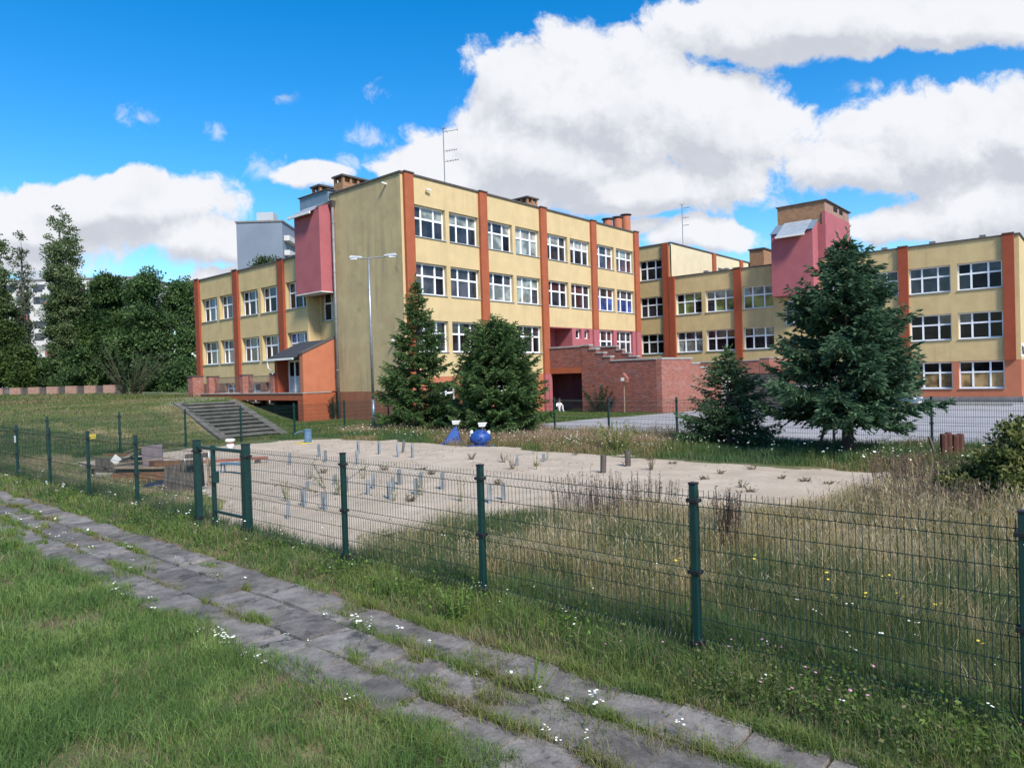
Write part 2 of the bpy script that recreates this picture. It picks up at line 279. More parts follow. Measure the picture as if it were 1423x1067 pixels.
K = dict(
    yellow=mat('yellow_render', YEL, (.49,.375,.20), 1.2, .9, .15, 60, streak=(DIRT, .30, 2.6), fine=(35,.05)),
    yellow_old=mat('weathered_yellow_render', (.46,.36,.195), (.39,.30,.165), 1.0, .92, .15, 60, streak=((.17,.15,.09), .55, 2.2), spots=((.22,.19,.105), .8, .58, .78), fine=(30,.10)),
    yellow_mid=mat('dull_yellow_render', (.55,.41,.20), (.485,.355,.175), 1.2, .9, .15, 60, streak=(DIRT, .34, 2.6), fine=(35,.06)),
    cream=mat('cream_render', (.62,.53,.36), (.57,.48,.32), 1.0, .9, .1, 60),
    rust=mat('rust_orange_render', (.33,.092,.042), (.29,.08,.037), 2, .85, .1, 60, streak=((.2,.05,.02), .4, 3), fine=(30,.07)),
    rust_dark=mat('dark_rust_render', (.29,.062,.028), (.25,.055,.026), 2, .85, .1, 60, streak=((.14,.035,.02), .4, 3), fine=(30,.08)),
    orange=mat('orange_render', (.43,.15,.08), (.385,.132,.07), 1.4, .88, .1, 60, streak=((.25,.09,.05), .4, 2), fine=(30,.07)),
    pink=mat('rose_render', (.36,.108,.122), (.315,.095,.108), 1.4, .88, .1, 60, streak=((.24,.075,.08), .35, 2), fine=(30,.06)),
    plinth=mat('grey_plinth', (.21,.20,.20), (.15,.145,.15), 2, .9, .2),
    coping=mat('dark_coping', (.10,.085,.08), (.07,.065,.065), 3, .6),
    sill=mat('metal_sill', (.42,.44,.47), (.34,.36,.39), 4, .5),
    frame=mat('white_window_frame', (.80,.81,.83), (.72,.73,.76), 3, .4),
    roofmetal=mat('galvanised_sheet', (.42,.46,.50), (.33,.37,.42), 1.5, .45, metal=.3),
    clad=mat('blue_grey_cladding', (.16,.22,.28), (.13,.18,.235), 2, .5),
    shingle=mat('dark_shingle', (.045,.05,.06), (.03,.034,.042), 5, .8, .3),
    felt=mat('roof_felt', (.08,.08,.085), (.06,.06,.065), 1, .9),
    pipe=mat('grey_pipe', (.22,.22,.23), (.16,.16,.17), 3, .45, metal=.2),
    steel=mat('galvanised_steel', (.33,.35,.37), (.24,.255,.275), 6, .42, metal=.55),
    dark=mat('opening_shade', (.018,.014,.014), (.012,.01,.01), 2, .9),  # near-black colour stands in for the shade deep inside openings
    darkdoor=mat('dark_door', (.10,.055,.02), (.07,.035,.015), 3, .6),
    brick=brick_mat('red_brick', (.33,.105,.07), (.215,.06,.045), (.24,.17,.145), spots=(.30,.23,.21)),
    brick_shaded=brick_mat('shaded_red_brick', (.27,.08,.055), (.13,.042,.036), (.15,.10,.09), spots=(.17,.135,.13)),  # darker copy of red brick, shade of the side faces put into the colour
    brick_tan=brick_mat('tan_brick', (.36,.19,.095), (.27,.13,.065), (.20,.14,.10), spots=(.15,.085,.05)),
    brick_pale=brick_mat('pale_brick', (.34,.19,.14), (.27,.14,.10), (.30,.24,.20)),
    stone=mat('concrete_coping', (.36,.34,.32), (.27,.25,.24), 3, .9, .2),
    green=mat('dark_green_paint', (.005,.034,.031), (.0035,.025,.024), 6, .38, spec=.5),
    wire=mat('green_coated_wire', (.010,.032,.028), (.006,.022,.02), 6, .45),
    black=mat('black_plastic', (.012,.012,.013), (.02,.02,.02), 6, .5),
    concrete=mat('old_concrete', (.155,.143,.125), (.085,.08,.068), 2.5, .92, .35, 40, spots=((.10,.11,.06), 3, .58, .72), fine=(60,.15)),
    slab=mat('path_slab', (.20,.182,.165), (.112,.102,.094), 5, .92, .55, 45, spots=((.05,.047,.046), 3.4, .53, .70), fine=(28,.42)),
    soil=mat('dry_soil', (.16,.115,.08), (.10,.075,.05), 6, .95, .5, 40, spots=((.24,.17,.12), 9, .56, .66)),
    sand=mat('sand', (.445,.365,.28), (.365,.295,.22), .9, .95, .9, 16, spots=((.30,.25,.20), 4, .56, .74), fine=(18,.24)),
    asphalt=mat('worn_pale_paving', (.345,.335,.34), (.27,.262,.27), .5, .9, .2, 40, spots=((.22,.215,.22), 1.6, .60, .74), fine=(14,.06)),
    ground=mat('grassy_earth', (.055,.085,.025), (.12,.115,.05), .7, .95, .5, 30, spots=((.22,.175,.09), .35, .52, .66), fine=(20,.3)),
    wood=mat('weathered_wood', (.125,.105,.092), (.06,.05,.045), 3, .9, .4, 30, stretch=(6,6,.7)),
    woodb=mat('brown_wood', (.20,.10,.05), (.12,.06,.032), 4, .85, .3, 30, stretch=(1,1,4)),
    plank=mat('pale_plank', (.30,.225,.155), (.20,.145,.10), 3, .85, .3, 30),
    redwood=mat('red_brown_wood', (.12,.042,.03), (.065,.028,.022), 5, .8, .4, 30, stretch=(5,5,.5)),
    redpaint=mat('faded_red_paint', (.27,.105,.075), (.20,.08,.06), 4, .7),
    bluep=mat('blue_plastic', (.028,.08,.29), (.016,.05,.20), 4, .45, spots=((.008,.02,.10), 7, .55, .62)),
    blueg=mat('grey_blue_plastic', (.12,.21,.30), (.085,.155,.235), 3, .5),
    yplast=mat('yellow_plastic', (.60,.47,.06), (.5,.38,.05), 4, .5),
    white=mat('dirty_white', (.72,.71,.67), (.60,.59,.56), 5, .6),
    mauve=mat('mauve_board', (.19,.15,.165), (.15,.12,.13), 4, .8),
    bark=mat('bark', (.085,.06,.045), (.045,.033,.027), 9, .95, .6, 30, stretch=(1,1,.3)),
    bark_pale=mat('pale_bark', (.16,.14,.12), (.10,.088,.075), 8, .95, .5, 30, stretch=(1,1,.3)),
    grey_wall=mat('pale_grey_panel', (.19,.225,.285), (.16,.19,.245), .12, .85, fine=(.6,.06)),
    white_wall=mat('pale_apartment_wall', (.56,.55,.53), (.46,.45,.44), .3, .85),
    leaf=leaf_mat('foliage', .36), needle=leaf_mat('needles', .26, .6), grass=leaf_mat('grass_blades', .40, .55),
    petal=mat('white_petals', (.80,.79,.72), (.72,.72,.62), 9, .7), petal_y=mat('yellow_petals', (.66,.50,.05), (.55,.42,.04), 9, .7), petal_p=mat('pink_petals', (.5,.25,.34), (.42,.2,.3), 9, .7),
    skin=mat('skin', (.50,.30,.22), (.45,.26,.19), 9, .55), hair=mat('dark_hair', (.02,.015,.012), (.03,.022,.018), 30, .5),
    shirt_w=mat('white_cloth', (.72,.72,.74), (.62,.62,.66), 6, .85), cloth_d=mat('dark_cloth', (.03,.03,.04), (.045,.04,.05), 6, .85),
    shirt_p=mat('dusty_pink_cloth', (.35,.17,.15), (.28,.13,.12), 6, .85),
    tyre=mat('tyre_rubber', (.018,.018,.019), (.025,.025,.026), 8, .85), carsilver=mat('silver_blue_car_paint', (.45,.52,.60), (.42,.49,.57), 2, .25, metal=.3, spec=.6), cargrey=mat('grey_blue_car_paint', (.12,.16,.20), (.10,.14,.18), 2, .25, metal=.3, spec=.6),
    lens=mat('lamp_lens', (.75,.76,.78), (.68,.7,.72), 8, .15, spec=.6), redlens=mat('red_lens', (.35,.02,.02), (.3,.015,.015), 8, .2),
)
GL = [glass_mat('dark_glass', (.022,.022,.028)), glass_mat('smoky_glass', (.045,.042,.05)), glass_mat('glass_over_blind', (.20,.22,.20)), glass_mat('glass_over_pale_blind', (.30,.29,.26)),
      glass_mat('glass_over_green_curtain', (.13,.16,.055)), glass_mat('glass_over_blue_curtain', (.035,.06,.20)), glass_mat('glass_over_ochre_panel', (.24,.16,.075)), glass_mat('black_glass', (.008,.007,.009), .16), glass_mat('reddish_glass', (.07,.03,.032))]

# each slab of the path has aged to its own tone
_t = K['slab'].node_tree; _b = _t.nodes['Principled BSDF']; _src = _b.inputs['Base Color'].links[0].from_socket
_g = N(_t, 'ShaderNodeNewGeometry'); _s = N(_t, 'ShaderNodeSeparateXYZ'); _t.links.new(_g.outputs['Position'], _s.inputs[0])
_c = math_(_t, 'FLOOR', math_(_t, 'DIVIDE', math_(_t, 'SUBTRACT', _s.outputs[0], 3.0), .49)); _k = math_(_t, 'FLOOR', math_(_t, 'DIVIDE', math_(_t, 'SUBTRACT', _s.outputs[1], math_(_t, 'MULTIPLY', _c, .17)), .5))
_v = N(_t, 'ShaderNodeCombineXYZ'); _t.links.new(_c, _v.inputs[0]); _t.links.new(_k, _v.inputs[1]); _w = N(_t, 'ShaderNodeTexWhiteNoise'); _t.links.new(_v.outputs[0], _w.inputs['Vector'])
_h = N(_t, 'ShaderNodeHueSaturation'); _t.links.new(_src, _h.inputs['Color']); _t.links.new(math_(_t, 'ADD', math_(_t, 'MULTIPLY', _w.outputs['Value'], .55), .72), _h.inputs['Value']); 
_vo = N(_t, 'ShaderNodeTexVoronoi', feature='DISTANCE_TO_EDGE', i_Scale=1.15); _nd = N(_t, 'ShaderNodeTexNoise', i_Scale=5.0, i_Detail=4.0); _t.links.new(_g.outputs['Position'], _nd.inputs['Vector'])
_t.links.new(vmath(_t, 'ADD', _g.outputs['Position'], vmath(_t, 'MULTIPLY', _nd.outputs['Color'], (.35, .35, 0))), _vo.inputs['Vector'])
_ck = math_(_t, 'MULTIPLY', math_(_t, 'SUBTRACT', 1.0, ramp(_t, _vo.outputs['Distance'], .002, .008)), math_(_t, 'GREATER_THAN', _w.outputs['Value'], .80))
_mx = N(_t, 'ShaderNodeMix', data_type='RGBA'); _t.links.new(_ck, _mx.inputs[0]); _t.links.new(_h.outputs[0], _mx.inputs[6]); _mx.inputs[7].default_value = (.03, .028, .022, 1); _t.links.new(_mx.outputs[2], _b.inputs['Base Color'])

# ------------------------------------------------------------------ ground, paving, sand, path
def sheet(name, xs, ys, zf, m, label, cat=None, mask=None):
    X, Y = np.meshgrid(xs, ys, indexing='ij'); Z = zf(X, Y)
    me = bpy.data.meshes.new(name); nx, ny = len(xs), len(ys)
    I = np.arange(nx * ny).reshape(nx, ny)
    F = np.stack([I[:-1, :-1], I[1:, :-1], I[1:, 1:], I[:-1, 1:]], -1).reshape(-1, 4)
    if mask is not None:
        xc = (X[:-1, :-1] + X[1:, 1:]) / 2; yc = (Y[:-1, :-1] + Y[1:, 1:]) / 2; F = F[mask(xc, yc).reshape(-1)]
    me.from_pydata(np.stack([X, Y, Z], -1).reshape(-1, 3).tolist(), [], F.tolist()); me.materials.append(m)
    me.polygons.foreach_set('use_smooth', [True] * len(me.polygons))
    o = bpy.data.objects.new(name, me); COL.objects.link(o); return tag(o, label, cat, None, 'structure')
gx = np.concatenate([[-3000,-1000,-400,-150,-80,-50,-30,-20], np.arange(-14, 64, .5), [66,70,80,100,150,300,800,3000]])
gy = np.concatenate([[-3000,-800,-250,-100,-50,-30], np.arange(-20, 70, .5), [72,76,82,90,100,115,130,180,260,500,1000,3000]])
sheet('ground', gx, gy, H, K['ground'], 'grassy earth ground around the school and over the bank')

SAND = [(7.6,25.4),(11.27,26.0),(13.5,26.0),(15.4,25.5),(16.5,24.6),(17.0,22.5),(17.2,20.4),(17.05,17.2),(17.1,13.4),(16.9,9.8),(16.7,7.6),(16.6,5.8),(16.8,3.7),(15.8,3.3),(13.6,3.6),(12.2,3.9),(11.1,4.9),(10.7,6.2),(10.0,7.3),(8.8,8.0),(7.6,8.3),(6.6,8.2),(5.8,7.9),(5.5,8.9),(5.5,10.7),(6.0,12.6),(6.6,13.6),(6.9,15.5),(7.0,18.4),(7.1,21.6),(6.9,24.2)]
def inside(poly, x, y):
    x, y = np.asarray(x, float), np.asarray(y, float); r = np.zeros(x.shape, bool); n = len(poly)
    for i in range(n):
        (x0, y0), (x1, y1) = poly[i], poly[(i + 1) % n]
        if y0 == y1: continue
        c = ((y0 > y) != (y1 > y)) & (x < (x1 - x0) * (y - y0) / (y1 - y0) + x0); r ^= c
    return r
def edge_dist(poly, x, y):
    x, y = np.asarray(x, float), np.asarray(y, float); d = np.full(x.shape, 1e9); n = len(poly)
    for i in range(n):
        a, b = np.array(poly[i]), np.array(poly[(i + 1) % n]); e = b - a; L = e @ e
        t = np.clip(((x - a[0]) * e[0] + (y - a[1]) * e[1]) / L, 0, 1)
        d = np.minimum(d, np.hypot(x - a[0] - t * e[0], y - a[1] - t * e[1]))
    return d
def jit(x, y): return x + (vnoise(x, y, .7, 40) - .5) * .7, y + (vnoise(x, y, .7, 41) - .5) * .7
def in_sand(x, y): return inside(SAND, *jit(x, y))
sheet('sand_ground', np.arange(5, 18, .1), np.arange(2.8, 26.8, .1), lambda x, y: .006 + .05 * fbm(x, y, 1.1, 20) * sm(edge_dist(SAND, x, y) / 1.0) + .03 * vnoise(x, y, .35, 22) * sm(edge_dist(SAND, x, y) / .6), K['sand'], 'bare sand of the emptied playground inside the fence', None, in_sand)
LOT = [(22.4,-40),(22.6,18),(23.0,27),(24.3,29.2),(25.2,29.2),(25.0,22.2),(26.5,21.0),(35.5,20.6),(54.6,20.9),(54.6,-40)]
sheet('car_park', np.concatenate([np.arange(22, 56, .5)]), np.concatenate([np.arange(-40, -5, 5.), np.arange(-5, 30, .5)]), lambda x, y: H(x, y) + .02, K['asphalt'], 'pale worn paving of the school yard in front of the right block', None, lambda x, y: inside(LOT, x, y))
pth = MB()
for k in range(-6, 110):
    for c in range(3):
        a0 = 3.0 + .49 * c; b0 = k * .5 + .17 * c
        r = random.Random(k * 7 + c); z = .028 + r.uniform(-.010, .014); t1, t2 = r.uniform(-.009, .009), r.uniform(-.009, .009)
        x0, x1, y0, y1 = a0 + .004 + r.uniform(0,.006), a0 + .486 - r.uniform(0,.007), b0 + .004, b0 + .492 - r.uniform(0,.007)
        pth.add([(x0,y0,.0),(x1,y0,.0),(x1,y1,.0),(x0,y1,.0),(x0+.006,y0+.006,z-t1-t2),(x1-.006,y0+.006,z+t1-t2),(x1-.006,y1-.006,z+t1+t2),(x0+.006,y1-.006,z-t1+t2)],
                [(4,5,6,7),(0,1,5,4),(1,2,6,5),(2,3,7,6),(3,0,4,7)])
pth.k = 1
for k in range(-6, 110): pth.quad((2.9, k*.5, .005), (4.6, k*.5, .005), (4.6, k*.5+.5, .005), (2.9, k*.5+.5, .005))
tag(pth.build('path', [K['slab'], K['soil']]), 'footpath of grey concrete slabs with weeds in the joints', None, None, 'structure')
up = MB()
for k in range(14):
    b0, b1 = 34.5 + k, 35.5 + k
    f = lambda b: 15.8 + 5.2 * float(sm((b - 36) / 9))
    up.quad(*[(x, b, float(H(x, b)) + .012) for x, b in ((f(b0)-1.3, b0), (f(b0)+1.3, b0), (f(b1)+1.3, b1), (f(b1)-1.3, b1))])
tag(up.build('upper_path', K['stone']), 'pale paved path from the top of the steps to the entrance bridge', None, None, 'structure')

# ------------------------------------------------------------------ buildings
def wall(root, name, fn, u0, u1, z0, z1, ops, m, rec=.25):
    us = sorted({u0, u1} | {o[i] for o in ops for i in (0, 1)}); zs = sorted({z0, z1} | {o[i] for o in ops for i in (2, 3)})
    us = [u for u in us if u0 <= u <= u1]; zs = [z for z in zs if z0 <= z <= z1]
    b = MB(fn)
    for i in range(len(us) - 1):
        for j in range(len(zs) - 1):
            uc, zc = (us[i] + us[i+1]) / 2, (zs[j] + zs[j+1]) / 2
            if any(o[0] < uc < o[1] and o[2] < zc < o[3] for o in ops): continue
            b.quad((us[i],0,zs[j]),(us[i+1],0,zs[j]),(us[i+1],0,zs[j+1]),(us[i],0,zs[j+1]))
    for o in ops:
        a, c, e, f = o[:4]; r = o[4] if len(o) > 4 else rec
        e2, f2 = max(e, z0), min(f, z1)
        if f2 <= z0 or e2 >= z1: continue
        b.quad((a,0,e2),(a,r,e2),(a,r,f2),(a,0,f2)); b.quad((c,0,e2),(c,0,f2),(c,r,f2),(c,r,e2))
        if e >= z0: b.quad((a,0,e),(c,0,e),(c,r,e),(a,r,e))
        if f <= z1: b.quad((a,0,f),(a,r,f),(c,r,f),(c,0,f))
    return b.build(name, m, root, recalc=False)
wr = random.Random(5)
def window(root, fn, u0, u1, z0, z1, cells=None, ratio=(1, 1.4, 1), low=.6, rec=.22, sill=True, flip=False, fw=.08, mw=.105, rows=2):
    b = MB(fn); zb = z0 + (.035 if sill else 0); d0, d1 = rec, rec + .07
    b.box(u0, u0+fw, d0, d1, zb, z1); b.box(u1-fw, u1, d0, d1, zb, z1); b.box(u0+fw, u1-fw, d0, d1, zb, zb+fw); b.box(u0+fw, u1-fw, d0, d1, z1-fw, z1)
    tot = sum(ratio); e = [u0 + fw]
    for r in ratio: e.append(e[-1] + (u1 - u0 - 2*fw) * r / tot)
    zm = zb + (z1 - zb) * low
    for x in e[1:-1]: b.box(x-mw/2, x+mw/2, d0-.012, d1, zb+fw, z1-fw)
    for i in range(len(ratio)):
        l = e[i] + (mw/2 if i else 0); r = e[i+1] - (mw/2 if i < len(ratio)-1 else 0)
        if rows == 2: b.box(l, r, d0-.008, d1, zm-mw/2, zm+mw/2)
    w = b.build('window', K['frame'], root)
    p = MB(fn); mats = []
    tilt = wr.uniform(-.012, .012)
    for i in range(len(ratio)):
        for j in range(rows):
            l, r = e[i], e[i+1]; za, zc = (zb, zm) if j == 0 and rows == 2 else (zm, z1) if rows == 2 else (zb, z1)
            ci = (cells(i, j) if callable(cells) else 0)
            gm = GL[ci]
            if gm not in mats: mats.append(gm)
            p.k = mats.index(gm); t2 = tilt + wr.uniform(-.006, .006); t3 = wr.uniform(-.006, .006)
            p.quad((l, d0+.045+t2, za), (r, d0+.045-t2, za), (r, d0+.045-t2+t3, zc), (l, d0+.045+t2+t3, zc))
    p.build('pane', mats, w, recalc=False)
    if sill:
        s = MB(fn); s.box(u0-.02, u1+.02, -.07, rec, z0+.002, z0+.033); s.build('sill', K['sill'], w)
    return w
def pick(*choices):                          # cell chooser: one look per window, with odd cells
    base = wr.choice(choices)
    def f(i, j):
        k = base[j] if isinstance(base, tuple) else base
        return k if wr.random() < .82 else wr.choice((0, 1, 7))
    return f
def chimney(root, x0, x1, y0, y1, z0, z1, m, slots=True):
    b = MB(); b.box(x0, x1, y0, y1, z0, z1 - (.42 if slots else 0)); c = b.build('chimney', m, root)
    if slots:
        s = MB()
        for (l, h, ax) in ((x0, x1, 0), (y0, y1, 1)):
            n = max(1, int((h - l) / .5)); 
            for k in range(n + 1):
                q = l + (h - l - .16) * k / n
                if ax == 0: s.box(q, q+.16, y0, y0+.16, z1-.42, z1-.08); s.box(q, q+.16, y1-.16, y1, z1-.42, z1-.08)
                elif 0 < k < n: s.box(x0, x0+.16, q, q+.16, z1-.42, z1-.08); s.box(x1-.16, x1, q, q+.16, z1-.42, z1-.08)
        s.box(x0+.2, x1-.2, y0+.2, y1-.2, z1-.42, z1-.08)
        s.build('chimney_slot_piers', m, c)
    t = MB(); t.box(x0-.1, x1+.1, y0-.1, y1+.1, z1-.08, z1+.03); t.build('chimney_cap', K['coping'], c)
    return c
def coping(root, *boxes):
    b = MB()
    for q in boxes: b.box(*q)
    return b.build('roof_edge', K['coping'], root)
def camera_box(root, p, d):
    b = MB(); p = np.asarray(p, float); d = np.asarray(d, float); b.beam(p, p + d * .18, .04, .04); b.beam(p + d*.18 - np.array([.12,0,.02]), p + d*.18 + np.array([.22, 0, -.05]), .09, .09)
    b.build('security_camera', K['white'], root)

# ---- main four-storey block
MBK = thing('school_block', 'four-storey yellow school block with orange pilasters, tallest block left of centre', 'building', (25.4, 29.8, 0))
FA = lambda u, d, z: (u, 29.8 + d, z)
FE = lambda u, d, z: (25.4 + d, u, z)
PIL = [25.9, 31.95, 38.0, 44.12, 50.35]
rows = [(10.4, 12.23), (7.14, 8.97), (3.85, 5.70)]
opsY, wins = [], []
for i in range(4):
    p, q = PIL[i], PIL[i+1]
    for (l, h) in ((p + .34, (p+q)/2 - .16), ((p+q)/2 + .16, q - .36)):
        for j, (z0, z1) in enumerate(rows):
            if j == 2 and i >= 2: continue
            opsY.append((l, h, z0, z1)); wins.append((l, h, z0, z1, i, j))
wall(MBK, 'facade_wall', FA, 25.4, 38.2, 2.45, 13.8, [o for o in opsY if o[0] < 38], K['yellow'])
wall(MBK, 'facade_wall', FA, 38.2, 50.7, 5.72, 13.8, [o for o in opsY if o[0] > 38], K['yellow'])
look = {0: [(0, 2), (1, 3), (0, 3)], 1: [(1, 1), (0, 0), (1, 2)], 2: [(0, 1), (0, 0)]}
for (l, h, z0, z1, i, j) in wins:
    ch = {(0,0): [(1,2),(0,2)], (0,1): [(2,2),(1,1),(3,2)], (1,0): [(3,2),(2,3)], (1,1): [(2,2),(2,1)], (2,0): [(0,3),(8,2)], (2,1): [(0,8),(8,8)], (3,0): [(8,3),(8,2)], (3,1): [(5,8),(5,0)]}.get((i, j), [(0,0),(1,0),(0,1)])
    window(MBK, FA, l, h, z0, z1, pick(*ch))
pz = [(37.98,43.4,5.0,5.62)]
opsP = [(38.25, 41.2, 3.25, 5.66, 1.6), (41.65, 42.35, 4.95, 5.62), (42.75, 43.4, 4.95, 5.62), (44.45, 46.75, 3.6, 5.66), (47.2, 49.6, 3.6, 5.66), (38.3, 40.9, -.45, 2.75, 3.0)]
wall(MBK, 'rose_wall', FA, 38.2, 50.7, -.5, 5.715, opsP, K['pink'])
window(MBK, FA, 41.65, 42.35, 4.95, 5.62, pick(1), ratio=(1,), rows=1, sill=False); window(MBK, FA, 42.75, 43.4, 4.95, 5.62, pick(1), ratio=(1,), rows=1, sill=False)
window(MBK, FA, 44.45, 46.75, 3.6, 5.66, pick((1, 8), (0, 8)), sill=False); window(MBK, FA, 47.2, 49.6, 3.6, 5.66, pick((1, 1)), sill=False)
FL = lambda u, d, z: (u, 31.4 + d, z)
b = MB(FL); b.quad((38.25,0,3.25),(41.2,0,3.25),(41.2,0,5.66),(38.25,0,5.66)); b.build('balcony_back_wall', K['pink'], MBK)
window(MBK, FL, 38.4, 40.4, 3.27, 5.5, pick(0), rec=-.075, sill=False)
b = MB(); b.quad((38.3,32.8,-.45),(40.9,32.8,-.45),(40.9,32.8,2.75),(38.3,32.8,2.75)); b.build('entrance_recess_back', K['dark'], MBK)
b = MB(); b.box(38.5,39.5,32.72,32.78,-.3,2.1); b.build('entrance_door', K['darkdoor'], MBK)
opsG = [(27.0, 29.3, .5, 2.1), (29.75, 31.4, .5, 2.1), (33.0, 34.2, -.3, 2.2, .5), (35.3, 36.6, -.3, 2.3, .7)]
wall(MBK, 'base_wall', FA, 25.4, 38.2, -.5, 2.445, opsG, K['orange'])
window(MBK, FA, 27.0, 29.3, .5, 2.1, pick(0)); window(MBK, FA, 29.75, 31.4, .5, 2.1, pick(0), ratio=(1, 1))
for (l, h, r) in ((33.0, 34.2, .5), (35.3, 36.6, .7)):
    b = MB(FA); b.box(l+.003, h-.003, r-.06, r, -.3, 2.2); d = b.build('door', K['darkdoor'] if l > 34 else K['frame'], MBK)
    b = MB(FA); b.box(l+.12, l+.18, r-.12, r-.06, .9, 1.1); b.build('handle', K['steel'], d)
b = MB(); b.box(38.02, 38.35, 29.55, 29.797, -.45, 2.43); b.build('rose_pier', K['pink'], MBK, bevel=.01)
for i, p in enumerate(PIL):
    z0 = 2.43 if i < 3 else 5.7
    b = MB(); b.box(p-.33, p+.33, 29.62, 29.797, z0, 13.86); b.build('pilaster', K['rust'], MBK)
    if i < 3:
        b = MB(); b.box(p-.33, p+.33 if i < 2 else p+.015, 29.60, 29.797, -.4, 2.42); b.build('pilaster_base', K['orange' if i < 2 else 'pink'], MBK)
    else:
        b = MB(); b.box(p-.34, p+.34, 29.64, 29.797, 3.3, 5.69); b.build('pilaster_base', K['pink'], MBK)
# end wall and the rest of the shell
wall(MBK, 'end_wall', FE, 29.8, 36.4, 1.70, 13.8, [], K['yellow_old'])
b = MB(FE); b.box(29.79, 36.4, -.02, .3, -.5, 1.695); b.build('end_wall_base', mat('stained_terracotta_base', (.27,.115,.065), (.23,.098,.055), 1.4, .9, .15, 50, streak=((.15,.07,.04), .5, 2), fine=(30,.08)), MBK)
b = MB(); b.box(50.7, 50.95, 34.4, 39.4, -.5, 13.8); b.box(25.6, 50.7, 39.1, 39.4, -.5, 13.8); b.quad((50.7,29.8,-.5),(50.7,34.4,-.5),(50.7,34.4,13.8),(50.7,29.8,13.8)); b.build('rear_wall', K['yellow_mid'], MBK)
b = MB(); b.box(25.45, 50.65, 29.85, 39.2, 13.5, 13.7); b.build('roof', K['felt'], MBK)
coping(MBK, (25.32, 50.78, 29.72, 29.98, 13.802, 13.90), (25.32, 25.58, 29.98, 36.4, 13.802, 13.90), (50.5, 50.78, 29.98, 39.4, 13.802, 13.9))
for p in PIL[:]:
    b = MB(); b.box(p-.36, p+.36, 29.56, 29.72, 13.862, 13.93); b.build('pilaster_cap', K['coping'], MBK)
camera_box(MBK, (27.3, 29.8, 13.2), (0, -1, 0)); camera_box(MBK, (25.4, 31.0, 13.45), (-1, 0, 0)); camera_box(MBK, (25.4, 30.6, 4.6), (-1, 0, 0))
# stairwell with the hanging rose oriel
FS = lambda u, d, z: (26.0 + d, u, z)
wall(MBK, 'stairwell_wall', FS, 36.4, 38.8, -.5, 9.0, [(37.35, 38.6, 6.2, 8.1)], K['yellow_mid'])
window(MBK, FS, 37.35, 38.6, 6.2, 8.1, pick(0), ratio=(1, 2.2))
b = MB(); b.quad((25.4,36.4,-.5),(26.0,36.4,-.5),(26.0,36.4,9),(25.4,36.4,9)); b.build('stairwell_side_wall', K['yellow_mid'], MBK)
b = MB(); b.prism([(24.5, 7.86), (26.0, 7.86), (26.0, 13.55), (25.5, 13.42), (24.5, 12.95)], 1, 36.32, 39.05); ori = b.build('stairwell_oriel', K['pink'], MBK)
b = MB(); b.box(24.47, 25.39, 36.29, 39.08, 7.80, 7.855); b.build('oriel_soffit', K['white'], ori)
b = MB()
b.add([(24.12,36.75,12.66),(24.12,39.12,12.66),(25.5,39.12,13.47),(25.5,36.75,13.47),(24.12,36.75,12.72),(24.12,39.12,12.72),(25.5,39.12,13.53),(25.5,36.75,13.53)], [(0,3,2,1),(4,5,6,7),(0,1,5,4),(1,2,6,5),(2,3,7,6),(3,0,4,7)])
b.build('oriel_roof_sheet', K['roofmetal'], ori)
b = MB(); b.beam((24.1,36.7,12.62),(24.1,39.15,12.62),.10,.14); b.build('gutter', K['white'], ori)
b = MB(); b.prism([(24.46, 12.96), (25.5, 13.44), (26.0, 13.57), (26.0, 13.63), (25.5, 13.5), (24.42, 13.0)], 1, 36.28, 36.5); b.build('oriel_verge', K['coping'], ori)
b = MB(); b.box(25.3, 27.5, 36.5, 39.6, 13.4, 14.15); b.build('stairwell_head', K['clad'], MBK)
b = MB(); b.box(25.2, 27.6, 36.4, 39.7, 14.15, 14.2); b.build('stairwell_head_cap', K['coping'], MBK)
b = MB(); b.tube([(25.25, 35.98, 13.05), (25.25, 35.98, .1)], .085, 10); dp = b.build('downpipe', K['pipe'], MBK, smooth=True)
b = MB(); b.add([(25.08,35.8,13.35),(25.38,35.8,13.35),(25.38,36.2,13.35),(25.08,36.2,13.35),(25.16,35.88,13.0),(25.34,35.88,13.0),(25.34,36.1,13.0),(25.16,36.1,13.0)], [(0,1,2,3),(7,6,5,4),(0,4,5,1),(1,5,6,2),(2,6,7,3),(3,7,4,0)]); b.build('hopper', K['coping'], dp)
for z in (3, 6, 9, 12):
    b = MB(); b.tube([(25.25,35.98,z),(25.25,35.98,z+.06)], .11, 10); b.build('pipe_clip', K['steel'], dp)
chimney(MBK, 26.1, 28.8, 38.5, 39.4, 13.7, 15.0, K['brick_tan'])
chimney(MBK, 26.33, 29.3, 36.35, 37.3, 13.7, 15.25, K['brick_tan'])
chimney(MBK, 40.4, 41.6, 33.0, 34.7, 13.7, 15.7, K['brick_tan'])
for (x, z) in ((47.4, 14.5), (48.85, 14.85), (50.15, 15.25)):
    b = MB(); b.lathe((x, 30.5, 13.4), [(.38, 0), (.38, z-13.4)], 16); v = b.build('roof_vent', K['orange'], MBK, smooth=False)
    b = MB(); b.lathe((x, 30.5, z), [(.3, 0), (.3, .08), (.5, .1), (.45, .17), (.05, .22)], 16); b.build('vent_cap', K['coping'], v)
